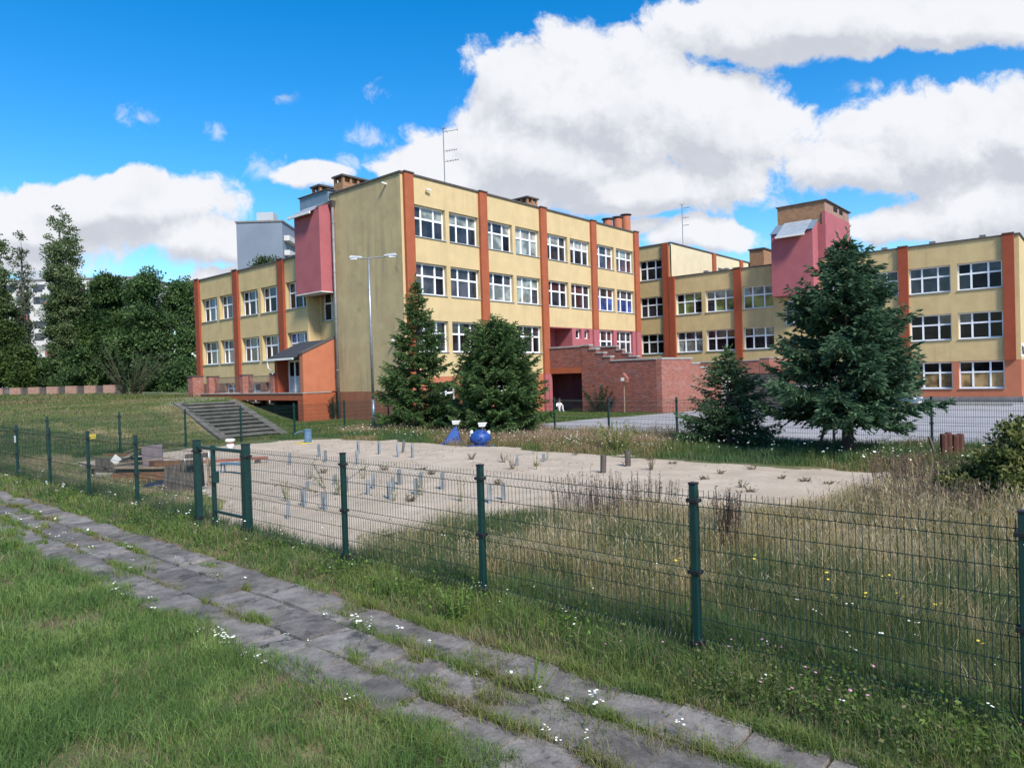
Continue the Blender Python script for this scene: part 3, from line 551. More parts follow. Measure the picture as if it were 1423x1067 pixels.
def antenna(root, x, y, z0, z1, el, dirx):
    b = MB(); b.tube([(x, y, z0), (x, y, z1)], .035, 6)
    for (z, L, n) in el:
        b.tube([(x, y, z), (x + dirx[0]*L, y + dirx[1]*L, z + dirx[2]*L)], .018, 4)
        for k in range(n):
            q = np.array([x, y, z]) + np.array(dirx) * L * (.25 + .75 * k / max(1, n-1)); pr = np.array([-dirx[1], dirx[0], 0]) * (.34 - .03*k)
            b.tube([q - pr, q + pr], .012, 4)
    for a in range(0, 360, 60): b.tube([(x, y, z1), (x + .3*math.cos(R(a)), y + .3*math.sin(R(a)), z1 + .12)], .012, 4)
    b.build('antenna', K['pipe'], root)
antenna(MBK, 32.9, 34, 13.6, 19.1, [(18.9, 1.0, 2), (17.6, .9, 5), (16.9, 1.0, 5)], (.6, -.75, .12))

# ---- left two-storey wing
WNG = thing('school_wing', 'lower yellow wing with rust pilasters, left of the tall end wall', 'building', (25.1, 53, 0))
FW_ = lambda u, d, z: (25.1 + d, u, z)
PW = [41.7, 47.75, 53.75]
wr2 = [(7.14, 8.92), (3.86, 5.62)]; ops, ww = [], []
for (l, h) in ((38.85+.05, 41.3), (42.2, 44.75), (44.42+.7, 47.35), (48.35, 50.9)[:2], (50.35+.85, 53.3)):
    pass
segs = [(38.95, 41.25), (42.15, 44.45), (44.85, 47.25), (48.2, 50.4), (50.75, 53.25)]
for (l, h) in segs:
    for (z0, z1) in wr2: ops.append((l, h, z0, z1)); ww.append((l, h, z0, z1))
wall(WNG, 'wing_wall', FW_, 38.8, 53.95, 2.45, 10.4, ops, K['yellow_mid'])
for k, (l, h, z0, z1) in enumerate(ww): window(WNG, FW_, l, h, z0, z1, pick((0, 1), (1, 1), (7, 0)) if k != 1 else (lambda i, j: 5), rec=.27)
opsb = [(39.6, 41.0, 1.1, 2.4), (42.1, 44.2, .85, 2.4), (44.85, 47.2, .95, 2.4), (48.2, 49.9, 1.5, 2.4)]
wall(WNG, 'basement_wall', FW_, 38.8, 53.95, -.6, 2.445, opsb, mat('brown_base_render', (.25,.13,.085), (.2,.10,.07), 2, .9, .2, 50, fine=(30,.1)))
for (l, h, z0, z1) in opsb: window(WNG, FW_, l, h, z0, z1, pick((0, 1)), ratio=(1, 1), rec=.2)
for p in PW:
    b = MB(); b.box(24.93, 25.097, p-.33, p+.33, .9, 10.5); b.build('pilaster', K['rust_dark'], WNG)
    b = MB(); b.box(24.88, 25.0, p-.36, p+.36, 10.502, 10.57); b.build('pilaster_cap', K['coping'], WNG)
b = MB(); b.quad((25.1,38.8,-.6),(26.0,38.8,-.6),(26.0,38.8,10.4),(25.1,38.8,10.4)); b.build('return_wall', K['yellow'], WNG)
b = MB(); b.quad((25.1,53.95,-.6),(37,53.95,-.6),(37,53.95,10.4),(25.1,53.95,10.4)); b.quad((37,53.95,-.6),(37,44,-.6),(37,44,10.4),(37,53.95,10.4)); b.build('far_end_wall', K['yellow_mid'], WNG)
b = MB(); b.box(25.2, 36.9, 39.1, 53.9, 10.1, 10.3); b.build('roof', K['felt'], WNG)
coping(WNG, (25.02, 25.3, 38.8, 54.03, 10.402, 10.50), (25.3, 37, 53.75, 54.03, 10.402, 10.5))
chimney(WNG, 27.5, 28.6, 40.2, 44.2, 10.2, 11.35, K['brick_tan'])
# entrance porch
POR = thing('entrance_porch', 'orange lean-to entrance porch with dark sloping roof beside the downpipe', 'porch', (24.3, 38, 1.75))
b = MB(); b.prism([(23.1, 1.76), (25.39, 1.76), (25.39, 5.0), (23.1, 4.03)], 1, 36.4, 36.75); b.build('gable_wall', K['orange'], POR)
b = MB(); b.prism([(23.05, 4.03), (25.39, 5.02), (25.39, 5.12), (23.05, 4.12)], 1, 36.36, 36.8); b.build('gable_coping', K['coping'], POR)
b = MB(); b.prism([(23.1, 1.76), (25.09, 1.76), (25.09, 4.87), (23.1, 4.0)], 1, 39.25, 39.55); b.build('gable_wall', K['rust_dark'], POR)
b = MB(); b.prism([(22.75, 3.78), (25.09, 4.82), (25.09, 4.94), (22.75, 3.9)], 1, 36.82, 39.75); b.build('porch_roof', K['shingle'], POR)
b = MB(); b.beam((22.72, 36.85, 3.78), (22.72, 39.8, 3.78), .11, .12); b.tube([(22.72,39.7,3.72),(22.75,39.7,3.3),(23.0,39.65,3.05),(23.0,39.62,2.9)], .045, 8); b.build('gutter', K['white'], POR)
FP = lambda u, d, z: (23.75 + d, u, z)
b = MB(FP); b.box(36.76, 37.72, 0, .2, 1.76, 4.0); b.box(39.12, 39.24, 0, .2, 1.76, 4.0); b.build('porch_front', K['rust_dark'], POR)
b = MB(FP); b.box(37.72, 39.12, .0, .2, 3.72, 4.1); b.build('door_header', K['plinth'], POR)
dr = MB(FP); dr.box(37.72, 37.8, .05, .14, 1.76, 3.72); dr.box(39.04, 39.12, .05, .14, 1.76, 3.72); dr.box(38.37, 38.47, .05, .14, 1.76, 3.72); dr.box(37.8, 38.37, .05, .14, 3.62, 3.72); dr.box(38.47, 39.04, .05, .14, 3.62, 3.72); d = dr.build('door', K['frame'], POR)
b = MB(FP)
for k in range(10): b.box(37.81+.112*k+ (.1 if k > 4 else 0), 37.90+.112*k + (.1 if k > 4 else 0), .07, .12, 1.78, 2.75)
b.build('door_panel', K['sill'], d); b = MB(FP); b.quad((37.8,.1,2.75),(39.04,.1,2.75),(39.04,.1,3.62),(37.8,.1,3.62)); b.build('door_glass', GL[7], d)
# entrance bridge with brick piers and railings
BRG = thing('entrance_bridge', 'rust-red raised walkway on a dark undercroft leading to the porch', 'walkway', (23.6, 42, 0))
b = MB(); b.box(23.05, 23.35, 36.4, 49.5, 1.28, 1.69); b.build('edge_beam', K['rust'], BRG)
b = MB(); b.box(23.0, 25.05, 36.38, 49.5, 1.692, 1.75); b.build('deck', K['stone'], BRG)
b = MB(); b.box(23.35, 25.35, 36.42, 36.7, -.3, 1.69); b.box(23.06, 23.35, 36.42, 37.0, -.3, 1.275); b.build('side_wall', K['rust'], BRG)
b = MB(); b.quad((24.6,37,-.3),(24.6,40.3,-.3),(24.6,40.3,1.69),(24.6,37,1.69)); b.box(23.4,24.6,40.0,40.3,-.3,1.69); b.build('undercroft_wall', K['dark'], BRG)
for k, bb in enumerate((39.65, 43.4, 48.1)):
    b = MB(); b.box(23.02, 23.75, bb, bb+.38, 1.752, 2.92); p = b.build('brick_pier', K['brick'], BRG)
    b = MB(); b.box(22.98, 23.79, bb-.04, bb+.42, 2.92, 2.98); b.build('pier_cap', K['coping'], p)
for (l, h) in ((40.05, 43.38), (43.8, 48.08)):
    b = MB(); n = int((h - l) / .14)
    for i in range(n): b.tube([(23.4, l + (h-l)*(i+.5)/n, 1.8), (23.4, l + (h-l)*(i+.5)/n, 2.85)], .014, 4)
    b.beam((23.4, l, 2.82), (23.4, h, 2.82), .04, .04); b.beam((23.4, l, 1.9), (23.4, h, 1.9), .04, .04); b.build('railing', K['coping'], BRG)
gp = thing('gate_pier', 'free-standing brick gate pier at the far end of the upper path', 'gate pier', (23.0, 50.6, float(H(23,50.6))))
b = MB(); b.box(23.0, 23.8, 50.6, 51.4, 1.3, 2.98); b.build('pier_shaft', K['brick'], gp); b = MB(); b.box(22.95, 23.85, 50.55, 51.45, 2.98, 3.05); b.build('pier_cap', K['coping'], gp)

# ---- right block (two and three storeys) with the rose stair tower
RB = thing('school_block', 'long yellow school block across the paved yard, with square rose-and-brick stair tower', 'building', (54.8, 16, 0))
FC = lambda u, d, z: (54.8 + d, u, z)
PC = [5.1, 11.1, 17.1, 23.02, 29.0]
rc = [(7.13, 8.94), (3.89, 5.67)]
seg = [(5.45, 7.92), (8.3, 10.78), (11.44, 13.9), (14.3, 16.5), (20.2, 22.66), (23.4, 25.85), (26.2, 28.58)]
ops = [(l, h, z0, z1) for l, h in seg for z0, z1 in rc]; st = (18.1, 19.35, 5.6, 7.5)
g0 = [(5.43, 7.95, .6, 2.43), (8.3, 10.8, .6, 2.43), (11.44, 13.9, .6, 2.43)]
ops2 = [o for o in ops] + [st]
wall(RB, 'front_wall', FC, 4.55, 14.1, 2.46, 10.4, [o for o in ops if o[1] < 14], K['yellow_mid'])
wall(RB, 'front_wall', FC, 14.1, 29.0, .1, 10.4, [o for o in ops2 if o[0] > 14.1], K['yellow_mid'])
wall(RB, 'base_wall', FC, 4.55, 14.1, .08, 2.455, g0, K['orange'])
for k, (l, h, z0, z1) in enumerate(ops):
    if l > 20: c = pick((4, 4), (4, 2)) if z0 > 6 else pick((7, 2), (7, 8))
    else: c = pick((7, 1), (0, 1)) if z0 > 6 else pick((7, 7))
    if l > 25 and z0 < 6: c = pick((2, 1))
    window(RB, FC, l, h, z0, z1, c)
window(RB, FC, *st, pick(0), ratio=(1, 1))
for (l, h, z0, z1) in g0: window(RB, FC, l, h, z0, z1, lambda i, j: 6 if j == 0 else 7)
b = MB(FC); b.box(4.5, 14.1, -.05, .25, -.7, .078); b.box(14.1, 29, -.04, .25, -.7, .1); b.build('plinth', K['plinth'], RB)
for p in PC[:2] + PC[3:4]:
    z0 = 2.44 if p < 12 else .1
    b = MB(); b.box(54.62, 54.797, p-.3, p+.3, z0, 10.5); b.build('pilaster', K['rust_dark'], RB)
    b = MB(); b.box(54.57, 54.7, p-.33, p+.33, 10.502, 10.57); b.build('pilaster_cap', K['coping'], RB)
b = MB(); b.box(54.60, 54.797, 28.6, 29.15, .1, 10.5); b.box(54.62, 54.797, 29.15, 29.7, .1, 13.46); b.build('pilaster', K['rust_dark'], RB)
b = MB(); b.quad((54.8,4.55,2.46),(68,4.55,2.46),(68,4.55,10.4),(54.8,4.55,10.4)); b.build('end_wall', K['yellow'], RB)
b = MB(); b.box(54.95,56.3,4.53,4.547,2.62,3.5); gp_ = b.build('painted_patch', K['frame'], RB)
b = MB(); b.tube([(55.1+.32*i/6*1.2, 4.515, 3.05 + .3*math.sin(i*1.35)*(1 if i % 2 else .7)) for i in range(14)], .03, 5); b.build('graffiti', K['black'], gp_)
b = MB(); b.quad((54.8,4.55,.08),(68,4.55,.08),(68,4.55,2.46),(54.8,4.55,2.46)); b.build('end_base', K['orange'], RB)
b = MB(); b.quad((54.76,4.5,-.7),(68,4.5,-.7),(68,4.5,.08),(54.76,4.5,.08)); b.build('end_plinth', K['stone'], RB)
b = MB(); b.box(67.6, 68, 4.6, 29, -.5, 10.4); b.box(71.6, 72, 28.9, 46, -.5, 13.4); b.box(55, 72, 45.6, 46, -.5, 13.4); b.build('rear_wall', K['yellow_mid'], RB)
b = MB(); b.box(54.9, 67.9, 4.6, 28.85, 10.1, 10.3); b.box(54.9, 71.9, 29.0, 45.9, 13.1, 13.3); b.build('roof', K['felt'], RB)
# taller left part, seen over the roof
opt = [(29.85, 32.1, z0, z1) for z0, z1 in ((10.4, 12.2), (7.13, 8.94), (3.89, 5.67))] + [(32.5, 34.8, z0, z1) for z0, z1 in ((10.4, 12.2), (7.13, 8.94), (3.89, 5.67))]
wall(RB, 'tall_front_wall', FC, 29.0, 46, -.5, 13.4, opt, K['yellow_mid'])
for o in opt: window(RB, FC, *o, pick((7, 7), (0, 7)))
FT = lambda u, d, z: (u, 28.9 + d, z)
wall(RB, 'tall_side_wall', FT, 54.8, 72, 10.0, 13.4, [(64.2, 66.4, 10.5, 12.2)], K['cream'])
window(RB, FT, 64.2, 66.4, 10.5, 12.2, pick(1))
for p in (63.2, 69.6):
    b = MB(); b.box(p-.33, p+.33, 28.75, 28.897, 10.31, 13.45); b.build('pilaster', K['rust'], RB)
coping(RB, (54.72, 55.0, 4.47, 28.6, 10.402, 10.5), (55.0, 68, 4.47, 4.75, 10.402, 10.5), (54.72, 55.0, 28.85, 46, 13.402, 13.5), (55.0, 72, 28.82, 29.1, 13.402, 13.5))
for q in (6.4, 9.3, 12.3, 26, 24.2):
    b = MB(); b.box(55.6, 55.95, q, q+.35, 10.3, 10.78); b.build('roof_stub', K['plinth'], RB)
chimney(RB, 62, 64.5, 23.6, 24.9, 10.2, 13.1, K['brick_tan'], False)
antenna(RB, 60, 30.4, 13.2, 17.8, [(17.5, .7, 4), (16.6, .6, 4), (15.9, .6, 4)], (.5, -.85, .05))
# stair tower
b = MB(); b.prism([(53.55, 7.8), (54.797, 7.8), (54.797, 13.3), (53.55, 12.45)], 1, 16.75, 19.8); ori = b.build('tower_oriel', K['pink'], RB)
b = MB(); b.prism([(53.5, 12.5), (54.85, 13.36), (54.85, 13.42), (53.45, 12.54)], 1, 16.72, 19.85); b.build('oriel_roof', K['clad'], ori)
b = MB(); b.prism([(52.9, 12.17), (54.8, 13.44), (54.8, 13.5), (52.85, 12.2)], 1, 17.15, 19.2); b.build('oriel_roof_sheet', K['roofmetal'], ori)
b = MB(); b.beam((52.86, 17.12, 12.14), (52.86, 19.23, 12.14), .12, .16); b.build('gutter', K['white'], ori)
b = MB(); b.box(54.83, 61.2, 16.2, 20.0, 10.0, 13.0); b.box(54.83, 61.2, 16.2, 16.45, 13.0, 13.95); tw = b.build('stair_tower', K['pink'], RB)
b = MB(); b.box(54.9, 61.1, 16.3, 19.75, 13.002, 14.75); b.build('tower_brick_head', K['brick_tan'], tw)
b = MB(); b.box(54.9, 61.1, 16.24, 16.298, 13.96, 14.75); b.build('tower_side_head', K['brick_pale'], tw)
b = MB(); b.box(57.0, 57.9, 16.2, 16.236, 14.3, 14.62); b.box(58.5, 59.3, 16.2, 16.236, 14.3, 14.62); b.build('tower_vent', K['dark'], tw)
b = MB(); b.box(54.8, 61.3, 16.1, 19.85, 14.752, 14.83); b.build('tower_cap', K['coping'], tw)

# ---- brick terrace with stepped walls and stairs
TER = thing('brick_terrace', 'stepped red brick terrace wall joining the tall block to the yard', 'terrace', (38.2, 25, 0))
def stepwall(name, x0, x1, segs, m, zb=-.6):
    b = MB()
    for (y0, y1, z) in segs: b.box(x0, x1, y0, y1, zb, z - .1)
    w = b.build(name, m, TER); c = MB()
    for (y0, y1, z) in segs: c.box(x0 - .05, x1 + .05, y0 - .03, y1, z - .1, z)
    c.build('wall_coping', K['stone'], w); return w
stepwall('stepped_wall', 38.2, 38.6, [(26.3,26.95,4.3),(25.75,26.3,4.03),(25.2,25.75,3.76),(24.66,25.2,3.49),(21.36,24.66,3.22)], K['brick_shaded'])
b = MB(); b.box(38.22, 38.6, 26.952, 29.6, 2.82, 4.16); w = b.build('bridge_parapet', K['brick_shaded'], TER); b = MB(); b.box(38.17, 38.65, 26.95, 29.6, 4.16, 4.26); b.build('wall_coping', K['stone'], w)
b = MB(); b.box(38.2, 41.5, 26.955, 29.6, 2.42, 2.817); b.build('bridge_beam', K['rust'], TER)
stepwall('inner_stepped_wall', 41.2, 41.55, [(26.1,29.6,4.26),(25.6,26.1,4.0),(25.1,25.6,3.74),(24.5,25.1,3.5)], K['brick_shaded'], 2.0)
def cheek(name, y0, y1, segs, m, zb=-.6):
    b = MB()
    for (x0, x1, z) in segs: b.box(x0, x1, y0, y1, zb, z - .1)
    w = b.build(name, m, TER); c = MB()
    for (x0, x1, z) in segs: c.box(x0 + .002, x1 + .08, y0 - .05, y1 + .02, z - .1, z)
    c.build('wall_coping', K['stone'], w)
cheek('front_wall', 21.0, 21.358, [(38.2,42.2,3.22),(42.2,43.3,2.9),(43.3,44.4,2.62),(44.4,45.6,2.34),(45.6,46.7,2.06)], K['brick'])
b = MB(); b.box(38.602, 52, 21.4, 26.95, -.5, 2.15); b.build('terrace_fill', K['stone'], TER)
b = MB(); b.box(38.602, 50, 26.953, 29.6, 2.83, 3.1); b.build('balcony_slab', K['stone'], TER)
b = MB(); b.box(44.5, 44.9, 26.953, 29.78, -.5, 2.82); b.build('passage_shade_panel', K['dark'], TER)  # added near-black panel, painting the shade at the back of the passage
b = MB(); b.box(51.0, 51.35, 19.95, 25.3, 1.9, 2.95); b.box(51.0, 54.5, 19.2, 19.93, 1.9, 3.1); w = b.build('upper_parapet', K['brick'], TER)
b = MB(); b.box(50.95, 51.4, 19.94, 25.3, 2.952, 3.02); b.box(50.96, 54.5, 19.15, 19.936, 3.102, 3.17); b.build('wall_coping', K['stone'], w)
b = MB()
for k in range(13): b.box(46.6 + .34*k, 52.2, 14.6, 20.95, -.35 + .18*k, -.19 + .18*k); b.box(46.57 + .34*k, 46.75 + .34*k, 14.6, 20.95, -.188 + .18*k, -.17 + .18*k)
b.build('stair_flight', K['concrete'], TER)
b = MB(); b.box(49.5, 54.4, 16.9, 17.4, -.3, 2.3); b.build('stair_pier', K['brick'], TER)

# ---- steps up the grassy bank
STP = thing('concrete_steps', 'wide mossy concrete steps up the grass bank between sloping kerbs', 'steps', (15.6, 29, 0))
for k in range(10):
    y0 = 29.0 + .55 * k; z = .15 * (k + 1)
    b = MB(); sk = .07 * k
    b.box(14.45 + sk*.9, 17.0 + sk*.9, y0 + .05, y0 + .62, z - .3, z - .062); b.box(14.45 + sk*.9, 17.0 + sk*.9, y0 - .02, y0 + .6, z - .06, z); b.build('step', K['concrete'], STP)
for (x, dx) in ((14.2, .63), (17.0, .63)):
    b = MB(); b.add([(x,28.8,-.2),(x+.4,28.8,-.2),(x+.4,28.8,.07),(x,28.8,.07),(x+dx,34.8,1.1),(x+dx+.4,34.8,1.1),(x+dx+.4,34.8,1.57),(x+dx,34.8,1.57)], [(0,1,2,3),(7,6,5,4),(0,4,5,1),(1,5,6,2),(2,6,7,3),(3,7,4,0)]); b.build('side_kerb', K['concrete'], STP)

# ------------------------------------------------------------------ fences
def panel_mesh(W, hgt=1.42, step=.05, r=.0029, rh=.0034):
    # local: runs along +Y from 0 to W, folds bulge towards -X
    fz = [(.06, 0), (.12, 0), (.16, -.03), (.20, 0), (.68, 0), (.72, -.03), (.76, 0), (1.28, 0), (1.32, -.03), (1.36, 0), (hgt, 0)]
    b = MB(); n = int(W / step)
    for k in range(n + 1):
        y = k * W / n; b.tube([(x, y, z) for z, x in fz], r, 4, False)
    for z in (.12, .20, .36, .52, .68, .76, .93, 1.11, 1.28, 1.36): b.tube([(.005, 0, z), (.005, W, z)], rh, 4, False)
    return b
def post_mesh(w=.06, h=1.46):
    b = MB(); b.box(-w/2, w/2, -w/2, w/2, -.1, h); return b
def add_post(root, x, y, rz, w=.06, h=1.46, m='green', clamps=(.16, .74, 1.33), first={}):
    key = (w, h, m); p0 = first.get(key)
    if p0 is None:
        e = thing('_tmp', None, None); o = post_mesh(w, h).build('post', K[m], e, bevel=.006); o.parent = None
        cl = MB()
        b = MB(); b.box(-w/2-.004, w/2+.004, -w/2-.004, w/2+.004, h, h+.018); cap = b.build('post_cap', K['black'], e, bevel=.004)
        parts = [cap]
        for z in clamps:
            b = MB(); b.box(-w/2-.012, w/2+.012, -w/2-.022, w/2+.022, z-.016, z+.016); parts.append(b.build('clamp', K['black'], e, bevel=.004))
        bpy.data.objects.remove(e); first[key] = (o, parts); use = (o, parts)
        for q in parts: q.parent = o
        o.parent = root
    else:
        o = p0[0].copy(); COL.objects.link(o); o.parent = root
        for q in p0[1]:
            c = q.copy(); COL.objects.link(c); c.parent = o
    o.location = (x - root.location.x, y - root.location.y, 0); o.rotation_euler = (0, 0, rz); return o
_pm = {}
def add_panel(root, p, q, z=0.0, thick=1.0, m='wire'):
    d = Vector((q[0]-p[0], q[1]-p[1], 0)); L = d.length
    if thick not in _pm: o = panel_mesh(2.5, r=.0029*thick, rh=.0034*thick).build('mesh_panel', K[m], None, recalc=False); _pm[thick] = o.data
    else: o = bpy.data.objects.new('mesh_panel', _pm[thick]); COL.objects.link(o)
    o.parent = root; o.location = (p[0]-root.location.x, p[1]-root.location.y, z); o.rotation_euler = (0, 0, math.atan2(d.y, d.x) - math.pi/2); o.scale = (1, L/2.5, 1); return o
FXL = 5.28
nf = thing('mesh_fence', 'near dark green wire mesh fence along the slab footpath', 'fence', (FXL, 5, 0))
nb = [-4.6, -2.06, .44, 2.64, 5.06, 7.48, 9.94]
nb2 = [11.55, 14.09, 16.65, 19.25, 21.93, 24.5, 27.1]
for L in (nb, nb2):
    for y in L:
        if y in (9.94, 11.55): continue
        add_post(nf, FXL, y, random.uniform(-.03, .03), h=1.46)
    for y0, y1 in zip(L[:-1], L[1:]): add_panel(nf, (FXL, y0), (FXL, y1))
b = MB(); b.box(FXL-.037, FXL-.034, 21.86, 21.99, 1.02, 1.2); b.build('small_sign', K['white'], nf)
b = MB(); b.tube([(FXL-.032, .445 + .012*math.cos(t), 1.30 + .03*math.sin(t)) for t in np.linspace(1.7, 4.6, 8)], .003, 4); b.build('white_mark', K['white'], nf)
gt = thing('fence_gate', 'narrow green metal pedestrian gate with lock box in the near fence', 'gate', (FXL, 10.7, 0))
for y in (9.94, 11.55): add_post(gt, FXL, y, 0, .10, 1.47, clamps=(.2, 1.3))
lf = MB(); lf.box(FXL-.03, FXL+.03, 10.96, 11.02, .06, 1.42); lf.box(FXL-.03, FXL+.03, 10.0, 10.06, .06, 1.395); lf.box(FXL-.025, FXL+.025, 10.061, 10.959, .06, .11); lf.box(FXL-.02, FXL+.02, 10.06, 10.959, .34, .38); lf.box(FXL-.025, FXL+.025, 10.061, 10.959, 1.34, 1.39); lf.box(FXL-.025, FXL+.025, 11.021, 11.5, 1.34, 1.39)
lf = lf.build('gate_frame', K['green'], gt, bevel=.004)
b = MB(); b.box(FXL-.05, FXL+.05, 10.90, 10.958, .82, 1.0); lb = b.build('lock_box', K['green'], gt, bevel=.006); b = MB(); b.tube([(FXL-.05,10.93,.93),(FXL-.1,10.93,.93),(FXL-.1,10.82,.93)], .009, 6); b.build('handle', K['black'], lb)
b = MB()
for k in range(17): y = 10.08 + k*.0525; b.tube([(FXL, y, .11), (FXL, y, 1.34)], .0024, 4, False)
for k in range(8): y = 11.05 + k*.0525; b.tube([(FXL, y, .08), (FXL, y, 1.34)], .0024, 4, False)
for k in range(6): z = .22 + k*.2; b.tube([(FXL, 10.06, z), (FXL, 10.96, z)], .0026, 4, False); b.tube([(FXL, 11.02, z), (FXL, 11.5, z)], .0026, 4, False)
b.build('gate_mesh', K['wire'], gt, recalc=False)
ff = thing('mesh_fence', 'green wire mesh fence at the foot of the grass bank, beyond the sand', 'fence', (14, 27.1, 0))
fx = [5.28, 7.4, 9.64, 11.98, 14.23, 16.69, 19.3, 21.9]
for x in fx[1:]: add_post(ff, x, 27.1, math.pi/2)
for x0, x1 in zip(fx[:-1], fx[1:]): add_panel(ff, (x0, 27.1), (x1, 27.1), thick=1.3)
b = MB(); b.box(8.55, 8.85, 27.06, 27.065, .62, .78); b.build('yellow_plate', K['yplast'], ff)
yf = thing('mesh_fence', 'dark wire mesh fence behind the conifers, along the paved yard', 'fence', (22.0, 12, 0))
fy = [27.1, 24.5, 21.9, 19.3, 16.9, 14.35, 11.55, 8.95, 6.4, 3.85, 1.3, -1.3, -3.9]
for y in fy[1:]: add_post(yf, 22.0, y, 0)
for y0, y1 in zip(fy[:-1], fy[1:]): add_panel(yf, (22.0, y1), (22.0, y0), thick=1.3)

# ------------------------------------------------------------------ street lamp
lp = thing('street_lamp', 'tall grey double-headed street lamp in front of the end wall', 'street lamp', (21.6, 27.9, 0))
b = MB(); b.tube([(21.6,27.9,-.1),(21.6,27.9,1.4)], .085, 12); b.build('pole_base', K['steel'], lp, smooth=True)
b = MB(); b.tube([(21.6,27.9,1.4),(21.6,27.9,8.45)], [.07,.05], 12); b.build('pole', K['steel'], lp, smooth=True)
dv = np.array([RT[0], RT[1], 0]); dv /= np.linalg.norm(dv); tp = np.array([21.6, 27.9, 8.4])
for sgn, L in ((1, .84), (-1, .38)):
    b = MB(); b.tube([tp, tp + dv*sgn*L + np.array([0,0,.06*(sgn > 0)])], .032, 8); b.build('arm', K['steel'], lp)
    c = tp + dv*sgn*(L + .25) + np.array([0, 0, .04 + .06*(sgn > 0)]); sd = np.array([-dv[1], dv[0], 0])
    b = MB(); u = np.array([0, 0, 1.])
    b.add([c - dv*sgn*.32 - sd*.06 - u*.03, c - dv*sgn*.32 + sd*.06 - u*.03, c + dv*sgn*.34 + sd*.13 - u*.02, c + dv*sgn*.34 - sd*.13 - u*.02, c - dv*sgn*.32 - sd*.05 + u*.06, c - dv*sgn*.32 + sd*.05 + u*.06, c + dv*sgn*.25 + sd*.10 + u*.12, c + dv*sgn*.25 - sd*.10 + u*.12], [(0,3,2,1),(4,5,6,7),(0,1,5,4),(1,2,6,5),(2,3,7,6),(3,0,4,7)])
    hd = b.build('lamp_head', K['sill'], lp, bevel=.02)
    b = MB(); b.obox(c + dv*sgn*.1 - u*.055, dv*.17, sd*.075, u*.035); b.build('lamp_lens', K['lens'], hd, bevel=.015)

# ------------------------------------------------------------------ leftovers of the playground
def G(x, y): p = gnd(x, y); return float(p[0]), float(p[1])
def ztop(x, y): return .02 + .04 * float(fbm(x, y, 1.1, 20))
stub0 = None
STUB = [(6.47,10.8,2,.30),(7.32,11.66,2,.33),(7.27,10.91,2,.33),(8.76,11.58,2,.30),(8.7,10.81,2,.34),(13.61,18.41,2,.40),(13.75,17.53,2,.42),(13.5,16.31,2,.42),(13.54,15.7,2,.42),(11.6,15.77,2,.42),(14.48,17.27,2,.45),
        (8.62,13.51,1,.16),(9.32,12.08,1,.32),(9.38,11.48,1,.30),(9.98,12.0,1,.36),(9.35,10.74,1,.34),(10.04,11.37,1,.34),(10.07,10.72,1,.36),(8.75,12.28,1,.34),(9.26,13.4,1,.22),(9.46,8.79,1,.36),(9.83,8.78,1,.34),
        (14.89,11.81,1,.20),(13.75,11.78,1,.28),(12.32,18.62,1,.40),(11.65,17.31,1,.36),(10.85,17.89,1,.34),(13.7,9.13,3,.42),(15.02,9.26,3,.38)]
def make_stub(kind, h, label, group):
    t = thing('post_anchor' if kind < 3 else 'sawn_post', label, 'post anchor' if kind < 3 else 'post', (0, 0, 0), 0, group)
    if kind == 2:
        for y in (-.055, .055):
            b = MB(); b.box(-.03, .03, y-.006, y+.006, -.05, h); b.build('plate', K['steel'], t)
    elif kind == 1:
        b = MB(); b.box(-.035, .035, -.004, .004, -.05, h); b.box(-.035, -.029, .0045, .06, -.05, h); b.box(.029, .035, .0045, .06, -.05, h); b.build('channel', K['steel'], t)
    else:
        b = MB(); b.tube([(0,0,-.05),(0,0,h)], .07, 10); b.build('post', K['wood'], t)
    return t
protos = {}
for (x, y, k, h) in STUB:
    lab = {2: ('pair of upright flat galvanised plates sticking out of the sand', 'twin-plate post anchors in the sand'), 1: ('single galvanised channel sticking out of the sand', 'single post anchors in the sand'), 3: ('short grey sawn-off wooden post standing in the far sand', 'sawn wooden posts in the sand')}[k]
    if k not in protos: t = protos[k] = make_stub(k, .36, *lab)
    else: t = copy_tree(protos[k])
    t.location = (x, y, ztop(x, y)); t.scale = (1, 1, h/.36); t.rotation_euler = (random.uniform(-.05,.05) + (.5 if (x, y) == (14.48,17.27) else 0), random.uniform(-.05,.05), random.uniform(-.3,.3) + (-.35 if k == 2 else .5))
bn = thing('ribbed_barrel', 'ribbed grey-blue barrel on a yellow plate at the far corner of the sand', 'barrel', (15.0, 23.45, .03))
b = MB(); pr = []
for k in range(5): z = .04 + k*.12; pr += [(.165, z), (.185, z+.02), (.185, z+.08), (.165, z+.10)]
b.lathe((15.0,23.45,.03), pr, 16); b.build('barrel_body', K['blueg'], bn)
b = MB(); b.lathe((15.0,23.45,.03), [(.2,.645),(.2,.67),(.15,.69)], 16); b.build('rim', K['blueg'], bn); b = MB(); b.tube([(14.9,23.6,.62),(14.75,23.85,.6),(14.6,24.0,.5)], .025, 6); b.build('spout', K['blueg'], bn)
b = MB(); b.box(14.5,15.1,23.2,23.85,.03,.07); b.build('base_plate', K['yplast'], bn, bevel=.01); bn.scale = (.78,.78,.78)
bk = thing('paint_bucket', 'white plastic drum with red-brown band and dark lid behind the gate', 'bucket', (12.2, 24.05, .03))
b = MB(); b.lathe((12.2,24.05,.03), [(.2,0),(.21,.3),(.2,.33)], 14); b.build('bucket_body', K['white'], bk, smooth=True)
b = MB(); b.lathe((12.2,24.05,.03), [(.205,.335),(.205,.42)], 14); b.build('red_band', K['redpaint'], bk)
b = MB(); b.lathe((12.2,24.05,.03), [(.19,.425),(.27,.5),(.25,.6),(.12,.64)], 14); b.build('upper_drum', K['white'], bk, smooth=True)
